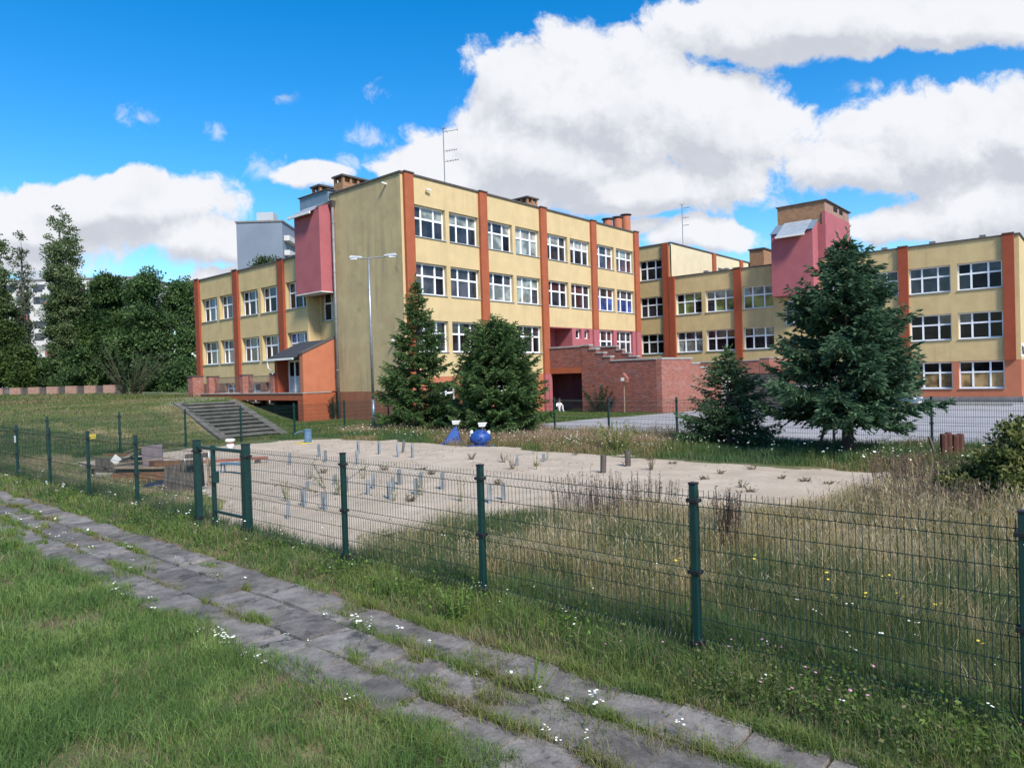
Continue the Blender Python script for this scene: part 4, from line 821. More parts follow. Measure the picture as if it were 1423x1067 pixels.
b = MB(); b.lathe((12.2,24.05,.03), [(.14,.645),(.12,.68)], 12); b.build('lid', K['black'], bk); bk.scale = (.64,.64,.64)
rb = thing('red_beam', 'long faded red beam lying across the sand behind the gate', 'beam', (10, 19, .2))
b = MB(); b.beam((9.1,19.75,.2),(10.7,18.85,.2),.08,.08); b.build('beam', K['redpaint'], rb, bevel=.01)
for p in ((9.35,19.61),(10.45,18.99)):
    b = MB(); b.box(p[0]-.06,p[0]+.06,p[1]-.06,p[1]+.06,-.02,.148); b.build('support_block', K['wood'], rb)
bf = thing('bench_frame', 'small grey-blue metal bench frame on the sand behind the gate', 'bench frame', (8.9, 17.5, 0))
b = MB(); b.beam((8.86,17.9,.3),(9.05,17.1,.3),.2,.04); b.build('seat_plate', K['blueg'], bf)
for p in ((8.86,17.9),(9.05,17.1)):
    for s in (-1, 1):
        b = MB(); b.tube([(p[0]+.06*s,p[1],-.02),(p[0]+.04*s,p[1],.28)], .018, 6); b.build('leg', K['blueg'], bf)
# blue play figures
def play_figure(x, y, label, ball):
    t = thing('play_figure', label, 'play figure', (x, y, 0), 0)
    b = MB()
    if ball: b.lathe((x,y,0), [(.28,.0),(.46,.14),(.52,.36),(.44,.58),(.24,.72),(.10,.78)], 18); bo = b.build('round_body', K['bluep'], t, smooth=True)
    else:
        u, v = RT[:2] / np.linalg.norm(RT[:2]), np.array([-RT[1], RT[0]]); P = lambda s, w, z: (x + u[0]*s + v[0]*w, y + u[1]*s + v[1]*w, z)
        b.add([P(-.52,-.35,0),P(.4,-.35,0),P(.4,.35,0),P(-.52,.35,0),P(.05,-.13,.82),P(.22,-.13,.82),P(.22,.13,.82),P(.05,.13,.82)], [(0,3,2,1),(4,5,6,7),(0,1,5,4),(1,2,6,5),(2,3,7,6),(3,0,4,7)]); bo = b.build('sloping_body', K['bluep'], t, bevel=.03)
    u = RT[:2] / np.linalg.norm(RT[:2]); v = np.array([-u[1], u[0]]); ox = .10 if ball else .16; z0 = .76 if ball else .80
    b = MB(); b.lathe((x+u[0]*ox, y+u[1]*ox, z0), [(.11,0),(.08,.09),(.11,.14)], 10); b.build('neck', K['black'], t)
    Q = lambda s, w, z: (x + u[0]*(ox+s) + v[0]*w, y + u[1]*(ox+s) + v[1]*w, z)
    zz = z0 + .14
    b = MB(); b.add([Q(-.16,-.12,zz),Q(.13,-.12,zz),Q(.13,.12,zz),Q(-.16,.12,zz),Q(-.2,-.17,zz+.2),Q(.24,-.17,zz+.2),Q(.24,.17,zz+.2),Q(-.2,.17,zz+.2)], [(0,3,2,1),(4,5,6,7),(0,1,5,4),(1,2,6,5),(2,3,7,6),(3,0,4,7)]); b.build('head_box', K['white'], t, bevel=.015)
    if ball:
        for s, hh in ((-.42, .62), (.40, .58)):
            b = MB(); b.lathe((x+u[0]*s, y+u[1]*s, hh), [(.04,-.12),(.09,0),(.07,.1),(.02,.14)], 8); b.build('handle_knob', K['white'], t)
    b = MB(); b.beam(Q(-.75,-.45,.04), Q(.6,-.45,.04), .05, .05); b.build('base_rail', K['bluep'], t); t.scale = (.72, .72, .72)
pf1 = play_figure(*G(630,616), 'wedge-shaped blue play figure with white box head at the sand edge', False)
play_figure(*G(668,619), 'round blue play figure with white box head at the sand edge', True)

# ------------------------------------------------------------------ heap of timber behind the fence
def board(name, label, c, L, W, T, yaw, pitch=0, roll=0, m='plank', cat='board', group=None):
    o = MB().box(-L/2, L/2, -W/2, W/2, -T/2, T/2).build(name, K[m], None, bevel=.004); o.location = c; o.rotation_euler = (roll, pitch, yaw)
    return tag(o, label, cat, group)
def pallet():
    t = thing('slatted_pallet', 'grey weathered slatted panel leaning upright beside the gate', 'pallet', (6.75, 15.6, .02))
    w = np.array([RT[0], RT[1], 0]); w /= np.linalg.norm(w); n = np.array([FW[0], FW[1], 0]); n /= np.linalg.norm(n); up = np.array([0,0,1.])*.97 + n*.2; c = np.array([6.75, 15.6, .02])
    for k in range(9):
        x = -.36 + k*.092; h = .62 + .022*k + random.uniform(-.03, .03)
        b = MB(); b.obox(c + w*x + up*h/2, w*.040, n*.010, up*h/2); b.build('slat', K['wood'], t)
    for z, L in ((.12, .42), (.5, .42)):
        b = MB(); b.obox(c + w*.01 + up*z + n*.035, w*L, n*.022, up*.04); b.build('cross_bar', K['woodb'], t)
    return t
pallet()
w3 = np.array([RT[0], RT[1], 0]); yaw = math.atan2(w3[1], w3[0])
board('pallet_beam', 'brown beam with white cap lying on the slatted panel, left end', (6.70,16.02,.66), .62, .10, .09, yaw, -.06, m='woodb', cat='beam')
board('beam_cap', 'white square cap at the end of the brown beam left of the slatted panel', (6.94,15.73,.69), .02, .12, .13, yaw, -.06, m='white', cat='cap')
board('support_plank', 'upright brown plank under the beam left of the slatted panel', (6.8,16.0,.30), .6, .10, .05, yaw, 1.5, m='woodb')
board('pallet_beam', 'dark beam lying on top of the slatted panel, right end', (6.92,15.12,.86), .5, .10, .09, yaw, -.04, m='wood', cat='beam')
board('beam_cap', 'white square cap at the right end of the dark beam on the slatted panel', (7.1,14.93,.87), .02, .12, .14, yaw, -.04, m='white', cat='cap')
for i, (x, y, h, mm, lab) in enumerate(((7.45,16.05,.72,'black','black upright stake left of two others by the gate post'),(7.52,15.9,.76,'plank','pale upright stake between two others by the gate post'),(7.58,15.76,.76,'redwood','reddish upright stake nearest the gate post'))):
    board('stake', lab, (x, y, h/2), h, .05, .05, yaw, 1.53, m=mm, cat='stake', group='stakes by the gate')
yy = [('old_plank', 'pale plank sloping down at the left end of the timber heap', (7.0,20.95,.22), 1.2, .16, .04, yaw+.9, .3, 'plank'),
      ('old_plank', 'grey plank sloping beside the pale one at the left end of the heap', (6.9,20.5,.22), 1.3, .15, .04, yaw+.7, .32, 'wood'),
      ('old_plank', 'brown plank lying flat across the top left of the timber heap', (7.2,19.6,.62), 1.3, .18, .05, yaw+.05, .02, 'woodb'),
      ('old_plank', 'light brown short plank on top of the timber heap', (7.3,19.0,.66), .8, .17, .05, yaw-.2, -.05, 'plank'),
      ('dark_beam', 'dark beam underneath the brown planks of the timber heap', (7.1,19.5,.45), 1.5, .25, .2, yaw+.1, 0, 'wood'),
      ('dark_beam', 'long dark beam low across the front of the timber heap', (6.8,18.3,.34), 1.9, .12, .1, yaw-.02, .03, 'wood'),
      ('dark_beam', 'black beam low under the timber heap', (6.95,19.3,.18), 1.5, .4, .3, yaw, 0, 'black'),  # thick black block beneath the boards
      ('old_plank', 'pale long plank on the low dark beam at the front of the heap', (6.85,17.95,.42), 1.35, .12, .04, yaw-.04, .02, 'plank'),
      ('old_plank', 'brown plank lowest at the right of the timber heap', (6.8,17.9,.22), 1.3, .2, .18, yaw, 0, 'woodb'),
      ('old_plank', 'red-brown board standing on edge at the right of the heap', (7.3,17.6,.46), .9, .05, .2, yaw-.1, 0, 'redwood')]
yy += [('old_plank', 'thin grey lath sticking out to the left of the heap', (7.1,20.2,.42), 1.5, .06, .03, yaw+.35, .22, 'wood'),
       ('old_plank', 'broken pale board tilted over the top left of the heap', (7.4,19.9,.70), .7, .14, .03, yaw-.5, -.25, 'plank'),
       ('old_plank', 'dark short board propped against the front of the heap', (6.6,18.75,.28), .7, .16, .04, yaw+.6, .5, 'redwood'),
       ('old_plank', 'narrow pale lath across the right half of the heap', (7.0,18.2,.56), 1.4, .05, .03, yaw+.16, -.08, 'plank'),
       ('old_plank', 'grey board lying on the sand right of the rubbish bag', (7.2,16.9,.08), 1.1, .14, .03, yaw-.35, 0, 'wood'),
       ('old_plank', 'dark lath leaning out of the heap towards the mauve panel', (7.2,18.9,.72), .9, .05, .04, yaw+.25, -.45, 'black')]
for n, lab, c, L, W_, T_, a, p, m in yy: board(n, lab, c, L, W_, T_, a, p, m=m)
board('fallen_board', 'white board lying against the front of the timber heap', (6.6,19.25,.17), .75, .04, .34, yaw-.03, .05, .35, 'white')
board('mauve_panel', 'mauve-grey panel standing upright on the timber heap', (7.35,18.55,.62), .5, .05, .55, yaw+.1, -.08, -.1, 'mauve', 'panel')
board('white_tile', 'small white square tilted on the dark timber heap', (6.7,19.15,.56), .2, .03, .2, yaw, .7, 0, 'white', 'tile')
tb = MB(); tb.lathe((0,0,0), [(.1,0),(.3,.03),(.33,.12),(.25,.2),(.08,.24)], 12); o = tb.build('rubbish_bag', mat('dark_blue_bag', (.018,.024,.042), (.03,.036,.055), 8, .35, .6, 20), None, smooth=True); o.location = (6.95,17.3,-.04); o.scale = (1.0,.8,.7); tag(o, 'dark blue rubbish bag slumped at the right end of the heap', 'bag')
# bundle of old posts by the bush
pb = thing('post_bundle', 'tight bundle of dark red-brown round posts standing beside the bush', 'post bundle', (19.2, 2.95, 0))
for k in range(4):
    b = MB(); q = np.array([19.2, 2.95]) + RT[:2] * (-.2 + .115*k + (.05 if k > 1 else 0)); h = .72 + .03*math.sin(k*2)
    b.tube([(q[0],q[1],-.1),(q[0],q[1],h-.03),(q[0],q[1],h)], [.08,.08,.065], 9); b.build('post', K['redwood'], pb)
b = MB(); q = np.array([19.2, 2.95]) - RT[:2]*.32; b.beam((q[0],q[1],-.05), (*(q - RT[:2]*.22), .66), .06, .04); b.build('leaning_stick', K['wood'], pb)
# small signpost and ivy shrub by the brick wall come with the plants
sg = thing('bird_feeder', 'small pole with a pitched red and white head by the brick wall', 'feeder post', (37.4, 23.2, -.15))
b = MB(); b.tube([(37.4,23.2,-.2),(37.4,23.2,1.75)], .04, 6); b.build('pole', K['plank'], sg)
b = MB(); b.prism([(22.95,1.75),(23.45,1.75),(23.5,2.0),(23.2,2.35),(22.9,2.0)], 0, 37.25, 37.55); hd = b.build('head', K['redpaint'], sg); b = MB(); b.box(37.235,37.248,23.08,23.32,1.85,2.05); b.build('white_panel', K['white'], hd)

# ------------------------------------------------------------------ cars
def car(loc, rz, paint, label):
    t = thing('parked_car', label, 'car', (0, 0, 0))
    def shell(secs, name, m, parent, bev=.04):   # secs: (x, half width, z low, z high)
        b = MB(); n = len(secs); vs = []
        for (x, hw, zl, zh) in secs: vs += [(x,-hw,zl),(x,hw,zl),(x,hw*1.0,(zl+zh)/2),(x,hw*.93,zh),(x,-hw*.93,zh),(x,-hw,(zl+zh)/2)]
        fs = [(i*6+k, i*6+(k+1)%6, (i+1)*6+(k+1)%6, (i+1)*6+k) for i in range(n-1) for k in range(6)] + [tuple(range(6))[::-1], tuple((n-1)*6+k for k in range(6))]
        b.add(vs, fs); return b.build(name, m, parent, smooth=True, bevel=bev)
    body = shell([(-2.05,.70,.38,.78),(-1.95,.80,.28,.92),(-1.2,.86,.22,.96),(0,.87,.20,.95),(1.0,.86,.22,.93),(1.7,.82,.26,.82),(2.0,.72,.32,.68)], 'body', paint, t)
    shell([(-1.85,.66,.9,1.0),(-1.35,.70,.9,1.38),(-.3,.70,.9,1.47),(.45,.68,.9,1.40),(1.15,.66,.88,.97)], 'cabin', paint, body, .05)
    g = MB()
    for s in (-1, 1):
        g.quad((-1.55,.705*s,1.02),(-.45,.725*s,1.02),(-.42,.672*s,1.36),(-1.25,.655*s,1.30)); g.quad((-.35,.727*s,1.02),(.85,.715*s,1.0),(.42,.665*s,1.31),(-.33,.672*s,1.36))
    g.quad((1.12,-.56,1.0),(1.12,.56,1.0),(.52,.54,1.40),(.52,-.54,1.40)); g.quad((-1.88,.56,1.02),(-1.88,-.56,1.02),(-1.42,-.54,1.36),(-1.42,.54,1.36))
    g.build('windows', GL[0], body)
    for (x, s) in ((1.28,-1),(1.28,1),(-1.25,-1),(-1.25,1)):
        b = MB(); prof = [(.02,-.1),(.30,-.1),(.32,-.06),(.32,.06),(.30,.1),(.02,.1)]; n = 20
        b.fn = lambda px, py, pz, x=x, s=s: (x + px, s*.80 + pz, .32 + py); b.lathe((0,0,0), prof, n); w = b.build('wheel', K['tyre'], t)
        b = MB(); b.fn = lambda px, py, pz, x=x, s=s: (x + px, s*.80 + pz, .32 + py); b.lathe((0,0,0), [(.19,-.106),(.20,.106)], 14); b.build('rim', K['steel'], w)
    for s in (-1, 1):
        b = MB(); b.box(1.86,1.97,.48*s-.14,.48*s+.14,.62,.74); b.build('headlight', K['lens'], body, bevel=.02)
        b = MB(); b.box(-2.03,-1.94,.56*s-.12,.56*s+.12,.72,.88); b.build('tail_light', K['redlens'], body, bevel=.02)
        b = MB(); b.box(.55,.72,.86*s-.09,.86*s+.09,.96,1.08); b.build('wing_mirror', paint, body, bevel=.02)
    b = MB(); b.box(1.985,2.01,-.26,.26,.42,.53); b.build('number_plate', K['white'], body); b = MB(); b.box(1.9,1.995,-.5,.5,.56,.62); b.build('grille', K['black'], body)
    t.location = loc; t.rotation_euler = (0, 0, rz); return t
car((44.5, 14.6, float(H(44.5,14.6))+.02), R(200), K['carsilver'], 'pale silver-blue car mostly hidden behind the two right conifers, near the stairs')
car((44.6, 10.3, float(H(44.6,10.3))+.02), R(262), K['cargrey'], 'dark grey-blue car whose front shows at the right of the big conifer')
b = MB(); b.box(50.2,50.6,4.6,11.2,-.4,-.12); o = b.build('kerb_step', K['stone'], None, bevel=.02); tag(o, 'low stone step along the base of the right block', 'kerb')

# ------------------------------------------------------------------ people sitting by the passage
def person(label, loc, rz, top, legs, lean=.35):
    t = thing('person', label, 'person', (0, 0, 0))
    V, E_, RAD = [], [], []
    def v(p, r, par=None):
        V.append(p); RAD.append(r)
        if par is not None: E_.append((par, len(V)-1))
        return len(V)-1
    pel = v((0,0,.14), .13); wa = v((-.05,0,.32), .115, pel); ch = v((.0,0,.50), .135, wa); nk = v((.06,0,.63), .05, ch); hd0 = v((.10,0,.70), .075, nk); hd1 = v((.13,0,.80), .092, hd0); v((.13,0,.88), .06, hd1)
    v((.205,0,.77), .014, hd1)
    for s in (-1, 1):
        hp = v((.06,.10*s,.13), .085, pel); kn = v((.36,.13*s,.46), .06, hp); an = v((.50,.13*s,.09), .04, kn); v((.66,.14*s,.045), .032, an)
        sh = v((.0,.17*s,.53), .055, ch); el = v((.16,.22*s,.34), .042, sh); wr_ = v((.34,.12*s,.43), .027, el); pm = v((.40,.09*s,.45), .03, wr_)
        v((.375,.06*s,.47), .009, pm)
        for q in range(4): f1 = v((.435,.09*s + (q-1.5)*.017,.452), .009, pm); v((.462 - .004*abs(q-1.5),.085*s + (q-1.5)*.017,.432), .007, f1)
    me = bpy.data.meshes.new('body'); me.from_pydata(V, E_, []); o = bpy.data.objects.new('body', me); COL.objects.link(o)
    sk = o.modifiers.new('skin', 'SKIN'); o.modifiers.new('sub', 'SUBSURF').levels = 1; o.modifiers['sub'].render_levels = 1
    for i, r in enumerate(RAD): me.skin_vertices[0].data[i].radius = (r, r)
    me.skin_vertices[0].data[0].use_root = True
    dg = bpy.context.evaluated_depsgraph_get(); nm = bpy.data.meshes.new_from_object(o.evaluated_get(dg)); bpy.data.objects.remove(o)
    nm.name = 'body'; nm.materials.clear()
    for m in (K['skin'], top, legs): nm.materials.append(m)
    for p in nm.polygons:
        c = p.center; r_leg = c.z < .24 or (c.x > .12 and c.z < .6 and c.z < .30 + .5*abs(c.x-.0) and abs(c.y) < .21 and c.x > .17 and not (abs(c.y) < .12 and c.x > .3 and c.z > .41))
        p.material_index = 0 if c.z > .62 or (c.x > .30 and c.z > .41 and abs(c.y) < .118) else (2 if (r_leg and c.x < .47) or (c.z < .16) else 1)
        p.use_smooth = True
    bo = bpy.data.objects.new('body', nm); COL.objects.link(bo); bo.parent = t
    hb = MB(); hb.lathe((.105,0,.80), [(.08,-.06),(.112,-.01),(.115,.05),(.09,.11),(.03,.14)], 14); hb.build('hair', K['hair'], t, smooth=True)
    fb = MB()
    for s in (-1, 1): fb.box(.198,.212,.034*s-.012,.034*s+.012,.80,.812)
    fb.build('eyes', K['black'], t)
    for s in (-1, 1):
        sb = MB(); sb.box(.44,.70,.135*s-.05,.135*s+.05,.0,.07); sb.build('shoe', K['shirt_w'], t, bevel=.02)
    t.location = loc; t.rotation_euler = (0, 0, rz); return t
zP = float(H(38,29)) - .0
person('person in white clothes sitting with drawn-up knees outside the dark entrance', (38.3, 29.0, zP), R(235), K['shirt_w'], K['shirt_w'])
person('person in darker pinkish clothes sitting further back by the rose pier', (38.3, 29.95, zP), R(205), K['shirt_p'], K['cloth_d'])

# ------------------------------------------------------------------ low brick wall and blocks of flats far behind
lw = thing('brick_garden_wall', 'low weathered brick wall with wire panels far behind the lawn', 'wall', tuple(far(80, 545, 67)))
p0, p1 = far(-60, 545, 68), far(172, 545, 65); dd = (p1 - p0); Lw = np.linalg.norm(dd[:2]); dd = dd / Lw
zw = 1.62
n = 9
for k in range(n):
    a, c = k / n, (k + .58) / n; A_, C_ = p0 + dd*Lw*a, p0 + dd*Lw*c; B_ = p0 + dd*Lw*(k+1)/n
    b = MB(); b.beam((A_[0],A_[1],zw+.2), (C_[0],C_[1],zw+.2), .3, 1.6); b.build('brick_panel', K['brick_pale'], lw)
    b = MB(); b.beam((C_[0],C_[1],zw+.0), (B_[0],B_[1],zw+.0), .3, .7)
    for i in range(9):
        q = C_ + (B_ - C_) * (i + .5) / 9; b.beam((q[0],q[1],zw+.35),(q[0],q[1],zw+.95), .05, .05)
    b.beam((C_[0],C_[1],zw+.93),(B_[0],B_[1],zw+.93), .06, .06); b.build('railing_panel', K['coping'], lw)
def flats(name, label, x0, x1, dist, ztop_, depth, wallm, floors, balc, bay=6.0, blank=False, yaw=None, roofbox=True):
    p, q = far(x0, 540, dist), far(x1, 540, dist)
    L = float(np.linalg.norm((q-p)[:2])); ang = math.atan2(q[1]-p[1], q[0]-p[0])
    t = thing(name, label, 'apartment block', (0, 0, 0))
    b = MB(); b.box(0, L, 0, depth, 0, ztop_); b.build('wall', wallm, t)
    b = MB(); b.box(-.2, L+.2, -.2, depth+.2, ztop_, ztop_+.35); r = b.build('roof', K['plinth'], t)
    if roofbox: b = MB(); b.box(L*.38, L*.38+3.6, 2, 5, ztop_+.35, ztop_+2.6); b.build('roof_hut', K['sill'], r)
    fh = (ztop_ - 1) / floors
    if not blank:
        nb_ = max(1, int(L / bay))
        for f in range(floors):
            for k in range(nb_):
                u = k * L / nb_
                b = MB(); b.box(u+.5, u+L/nb_*.5, -.03, .02, 1.2+f*fh, 2.8+f*fh); b.build('window', GL[1] if (f+k) % 3 else GL[3], t)
                if f and (k % 1 == 0):
                    b = MB(); b.box(u+L/nb_*.55, u+L/nb_*.98, -1.2, -.05, f*fh+.4, f*fh+.55); b.box(u+L/nb_*.55, u+L/nb_*.98, -1.2, -1.1, f*fh+.55, f*fh+1.5); b.build('balcony', balc if (f*3+k) % 4 else K['redpaint'], t)
                    b = MB(); b.box(u+L/nb_*.6, u+L/nb_*.93, -.04, .02, f*fh+.6, f*fh+2.7); b.build('balcony_door', GL[0], t)
    else:
        for f in range(1, floors):
            b = MB(); b.box(L+.02, L+1.2, 1.0, depth-.5, f*fh+.3, f*fh+1.4); b.build('balcony', K['white_wall'], t)
    t.location = (p[0], p[1], 1.2); t.rotation_euler = (0, 0, ang); return t
flats('apartment_block', 'white panel block of flats with balconies behind the poplars', -70, 205, 150, 24.5, 12, K['white_wall'], 9, K['white_wall'])
flats('apartment_tower', 'blank pale grey gable of a tall block rising behind the left wing', 336, 399.5, 150, 35.6, 16, K['grey_wall'], 11, None, blank=True)

# ------------------------------------------------------------------ plants
def np_mesh(name, V, Fs, C, m):
    """V (n,3), Fs: list of (k,c) index arrays, C (n,3) leaf colour"""
    me = bpy.data.meshes.new(name); n = len(V); me.vertices.add(n); me.vertices.foreach_set('co', np.asarray(V, np.float32).ravel())
    tot = sum(f.size for f in Fs); npoly = sum(len(f) for f in Fs); me.loops.add(tot); me.polygons.add(npoly)
    me.loops.foreach_set('vertex_index', np.concatenate([f.ravel() for f in Fs]).astype(np.int32))
    sizes = np.concatenate([np.full(len(f), f.shape[1]) for f in Fs]); st = np.concatenate([[0], np.cumsum(sizes)[:-1]]).astype(np.int32)
    me.polygons.foreach_set('loop_start', st); me.update(calc_edges=True)
    at = me.attributes.new('tint', 'FLOAT_COLOR', 'POINT'); at.data.foreach_set('color', np.concatenate([np.asarray(C, np.float32), np.ones((n, 1), np.float32)], 1).ravel())
    me.materials.append(m); me.validate()
    return me
def np_obj(name, me, parent=None, loc=(0, 0, 0)):
    o = bpy.data.objects.new(name, me); COL.objects.link(o); o.parent = parent; o.location = loc; return o
def unit(v): return v / (np.linalg.norm(v, axis=-1, keepdims=True) + 1e-9)
def leaves(P, D, W, L, B, C):
    """diamond leaves: base P, direction D, side W (unit), length L, width B"""
    L = np.asarray(L)[:, None]; B = np.asarray(B)[:, None]
    V = np.stack([P, P + D*L*.45 + W*B/2, P + D*L, P + D*L*.45 - W*B/2], 1).reshape(-1, 3)
    F = np.arange(len(V)).reshape(-1, 4); return V, F, np.repeat(C, 4, 0)
def grass(name, P, h, w, col, lean=.35, r=None, heads=None, headcol=None):
    r = r or rng; n = len(P); az = r.uniform(0, 2*np.pi, n); fa = r.uniform(0, 2*np.pi, n)
    D = np.stack([np.cos(az), np.sin(az), 0*az], 1); S_ = np.stack([np.cos(fa), np.sin(fa), 0*fa], 1); ln = (r.random(n)**1.3 * lean * 1.6)[:, None]; h_ = h[:, None]; w_ = w[:, None]; Z = np.array([0, 0, 1.])
    mid = P + Z*h_*.55 + D*h_*ln*.30; tip = P + Z*h_*(1 - .25*ln) + D*h_*ln
    V = np.stack([P - S_*w_/2, P + S_*w_/2, mid + S_*w_*.4, mid - S_*w_*.4, tip], 1).reshape(-1, 3); i = np.arange(n)[:, None] * 5
    F4 = i + np.array([0, 1, 2, 3]); F3 = i + np.array([3, 2, 4]); C = np.repeat(col, 5, 0); Fs = [F4, F3]
    if heads is not None:
        k = np.where(heads)[0]; d = unit(tip[k] - mid[k]); L = h[k]*.20; Vh, Fh, Ch = leaves(tip[k] - d*L[:, None]*.5, d, S_[k], L, np.maximum(w[k]*1.7, .004), headcol[k]); Fs.append(Fh + len(V)); V = np.concatenate([V, Vh]); C = np.concatenate([C, Ch])
    return np_mesh(name, V, Fs, C, K['grass'])
def mixc(t, *cols):
    t = np.clip(t, 0, .9999) * (len(cols) - 1); i = t.astype(int); f = (t - i)[:, None]; c = np.array(cols); return c[i] * (1 - f) + c[i + 1] * f
def var(c, a=.22): return c * (1 + rng.uniform(-a, a, (len(c), 1))) * (1 + rng.uniform(-.06, .06, c.shape))
def scatter(x0, x1, y0, y1, n): return rng.uniform(x0, x1, n), rng.uniform(y0, y1, n)
GRN, LGRN, BGRN, STRAW, OCHRE, DRY = (.092,.155,.042), (.165,.235,.068), (.075,.13,.056), (.48,.39,.235), (.38,.28,.125), (.30,.235,.15)
def onground(x, y, dz=0): return np.stack([x, y, H(x, y) + dz], 1)
def stuff(name, me, label): return tag(np_obj(name, me), label, 'ground cover', None, 'stuff')
# lawn at the photographer's feet
def lawn_edge(y): return 3.12 + .35*(vnoise(y, y*0, .9, 50) - .5) + .25*(vnoise(y, y*0+3, .3, 51) - .5)
BARE = [(*G(*q), rr) for q, rr in (((25,765),.12),((200,1008),.13),((372,1038),.15),((425,1056),.12),((185,1055),.14),((95,1062),.16),((330,985),.10),((60,880),.10),((260,900),.09))]
def bare(x, y): return np.max([np.exp(-(((x-a)**2 + (y-b)**2)/r_**2)) for a, b, r_ in BARE], 0)*.96
x, y = scatter(-1.2, 3.4, .5, 27, 470000); d = np.hypot(x, y)
keep = (x < lawn_edge(y)) & (rng.random(len(x)) < np.clip(1.15*(6.4/np.maximum(d, 3.5))**1.5, 0, 1)) & (x*.755 + y*.655 > 2.2) & (((fbm(x, y, .55, 60) < .66) | (rng.random(len(x)) < .3)) & (bare(x, y) < rng.random(len(x)))); x, y, d = x[keep], y[keep], d[keep]
t = fbm(x, y, .32, 62); c = mixc(np.clip((t-.25)*1.7 + rng.normal(0,.2,len(x)), 0, 1), (.10,.18,.05), (.11,.19,.048), (.18,.265,.07), (.22,.29,.095)); dry = (fbm(x, y, .6, 66) + rng.normal(0,.16,len(x))) > .74; c[dry] = np.array(DRY) * 1.0
h = (.05 + .17*fbm(x, y, .5, 64) * rng.uniform(.4, 1.4, len(x))) * np.where(dry, .6, 1); w = rng.uniform(.003, .0062, len(x)) * np.clip(d/6.5, 1, 2.4)
stuff('lawn_grass', grass('lawn_grass', onground(x, y), h, w, var(c, .32), 1.0), 'long green lawn grass with straw patches in the near left corner')
# straw litter on bare patches of the lawn
x, y = scatter(-.5, 3.2, 1.5, 12, 60000); k = (fbm(x, y, .55, 60) > .6) | (bare(x, y) > .25); x, y = x[k], y[k]
stuff('dry_thatch', grass('dry_thatch', onground(x, y), rng.uniform(.015, .05, len(x)), rng.uniform(.002, .004, len(x)), var(np.tile(np.array([[.30,.22,.15]]), (len(x), 1))), 2.2), 'pale dead grass lying on bare patches of the lawn')
# tufts in the joints of the path
def tufts(cx, cy, rad, n, hh):
    i = rng.integers(0, len(cx), n); a = rng.uniform(0, 2*np.pi, n); q = rad[i] * np.sqrt(rng.random(n)); return cx[i] + np.cos(a)*q*.45, cy[i] + np.sin(a)*q*1.6, hh[i]
m_ = 1300; cy = np.where(rng.random(m_) < .42, rng.uniform(0, 7, m_), rng.uniform(-1, 32, m_)); col_ = rng.integers(0, 4, m_); cx = 2.995 + .49*col_ + rng.normal(0, .02, m_)
tr = rng.random(m_) < .2; cx[tr] = rng.uniform(3.0, 4.45, tr.sum()); cy[tr] = np.round(cy[tr]*2)/2 - .0
ok = fbm(cx*2.5, cy, .8, 70) > .47; cx, cy = cx[ok], cy[ok]
rad = rng.uniform(.03, .2, len(cx)) * np.where(cy < 7, 1.15, 1); hh = rng.uniform(.02, .13, len(cx)) * np.where(cy < 7, 1.15, 1); x, y, h = tufts(cx, cy, rad, 60000, hh); h = h * rng.uniform(.4, 1.2, len(x)); d = np.hypot(x, y)
c = mixc(np.clip(fbm(x, y, .5, 72)*1.3 - .1 + rng.normal(0,.15,len(x)), 0, 1), GRN, LGRN, (.17,.21,.04), DRY)
stuff('path_weeds', grass('path_weeds', onground(x, y, .015), h, rng.uniform(.003,.006,len(x))*np.clip(d/6.5,1,2.4), var(c), .9), 'tufts of grass and weeds growing in the path joints')
# green verge on both sides of the near fence
x, y = scatter(4.42, 6.5, -2.5, 27, 190000); d = np.hypot(x, y)
ve = 4.50 + .3*(vnoise(y, y*0, .7, 52) - .5) + .2*(vnoise(y, y*0, .22, 53) - .5)
keep = (x > ve) & (x < 5.55 + .9*fbm(x, y, .9, 54)) & (rng.random(len(x)) < np.clip(1.15*(6.0/np.maximum(d, 4))**1.35, 0, 1)) & ~(in_sand(x, y) & (x > 5.6)); x, y, d, ve = x[keep], y[keep], d[keep], ve[keep]
c = mixc(np.clip(fbm(x, y, .6, 74)*1.5 - .25 + rng.normal(0,.14,len(x)), 0, 1), BGRN, GRN, LGRN, (.16,.20,.045)); dry = rng.random(len(x)) < .10 + .25*(fbm(x, y, .8, 75) > .6); c[dry] = DRY
edge = sm((x - ve)/.5); h = (.07 + .30*fbm(x, y, .5, 76)) * (.35 + .65*edge) * rng.uniform(.45, 1.25, len(x))
stuff('verge_grass', grass('verge_grass', onground(x, y), h, rng.uniform(.003,.007,len(x))*np.clip(d/6.5,1,2.4), var(c), .8), 'lush green weeds and grass along the foot of the near fence')
# tall dry meadow inside the fence on the right
MEAD = [(5.4,-4),(5.4,8.0),(6.4,8.4),(8.0,8.5),(9.0,8.1),(10.2,7.2),(10.9,6.2),(11.2,5.0),(12.3,4.1),(13.6,3.8),(16.2,3.7),(17.2,2.6),(21.8,2.4),(21.8,-6)]
x, y = scatter(5.3, 21.9, -5, 8.8, 520000); d = np.hypot(x, y)
keep = inside(MEAD, *jit(x, y)) & (rng.random(len(x)) < np.clip(1.1*(6.2/np.maximum(d, 4.5))**1.5, 0, 1)) & (rng.random(len(x)) < .35 + 1.1*fbm(x, y, .7, 80)); x, y, d = x[keep], y[keep], d[keep]
wet = .5*fbm(x, y, .55, 82) + .5*fbm(x, y, 1.7, 182) + (.20 + .14*(y < 3.4))*np.exp(-((x-5.4)/1.0)**2) + .14*(y > 6.6) + rng.normal(0,.10,len(x)); gr = wet > .565
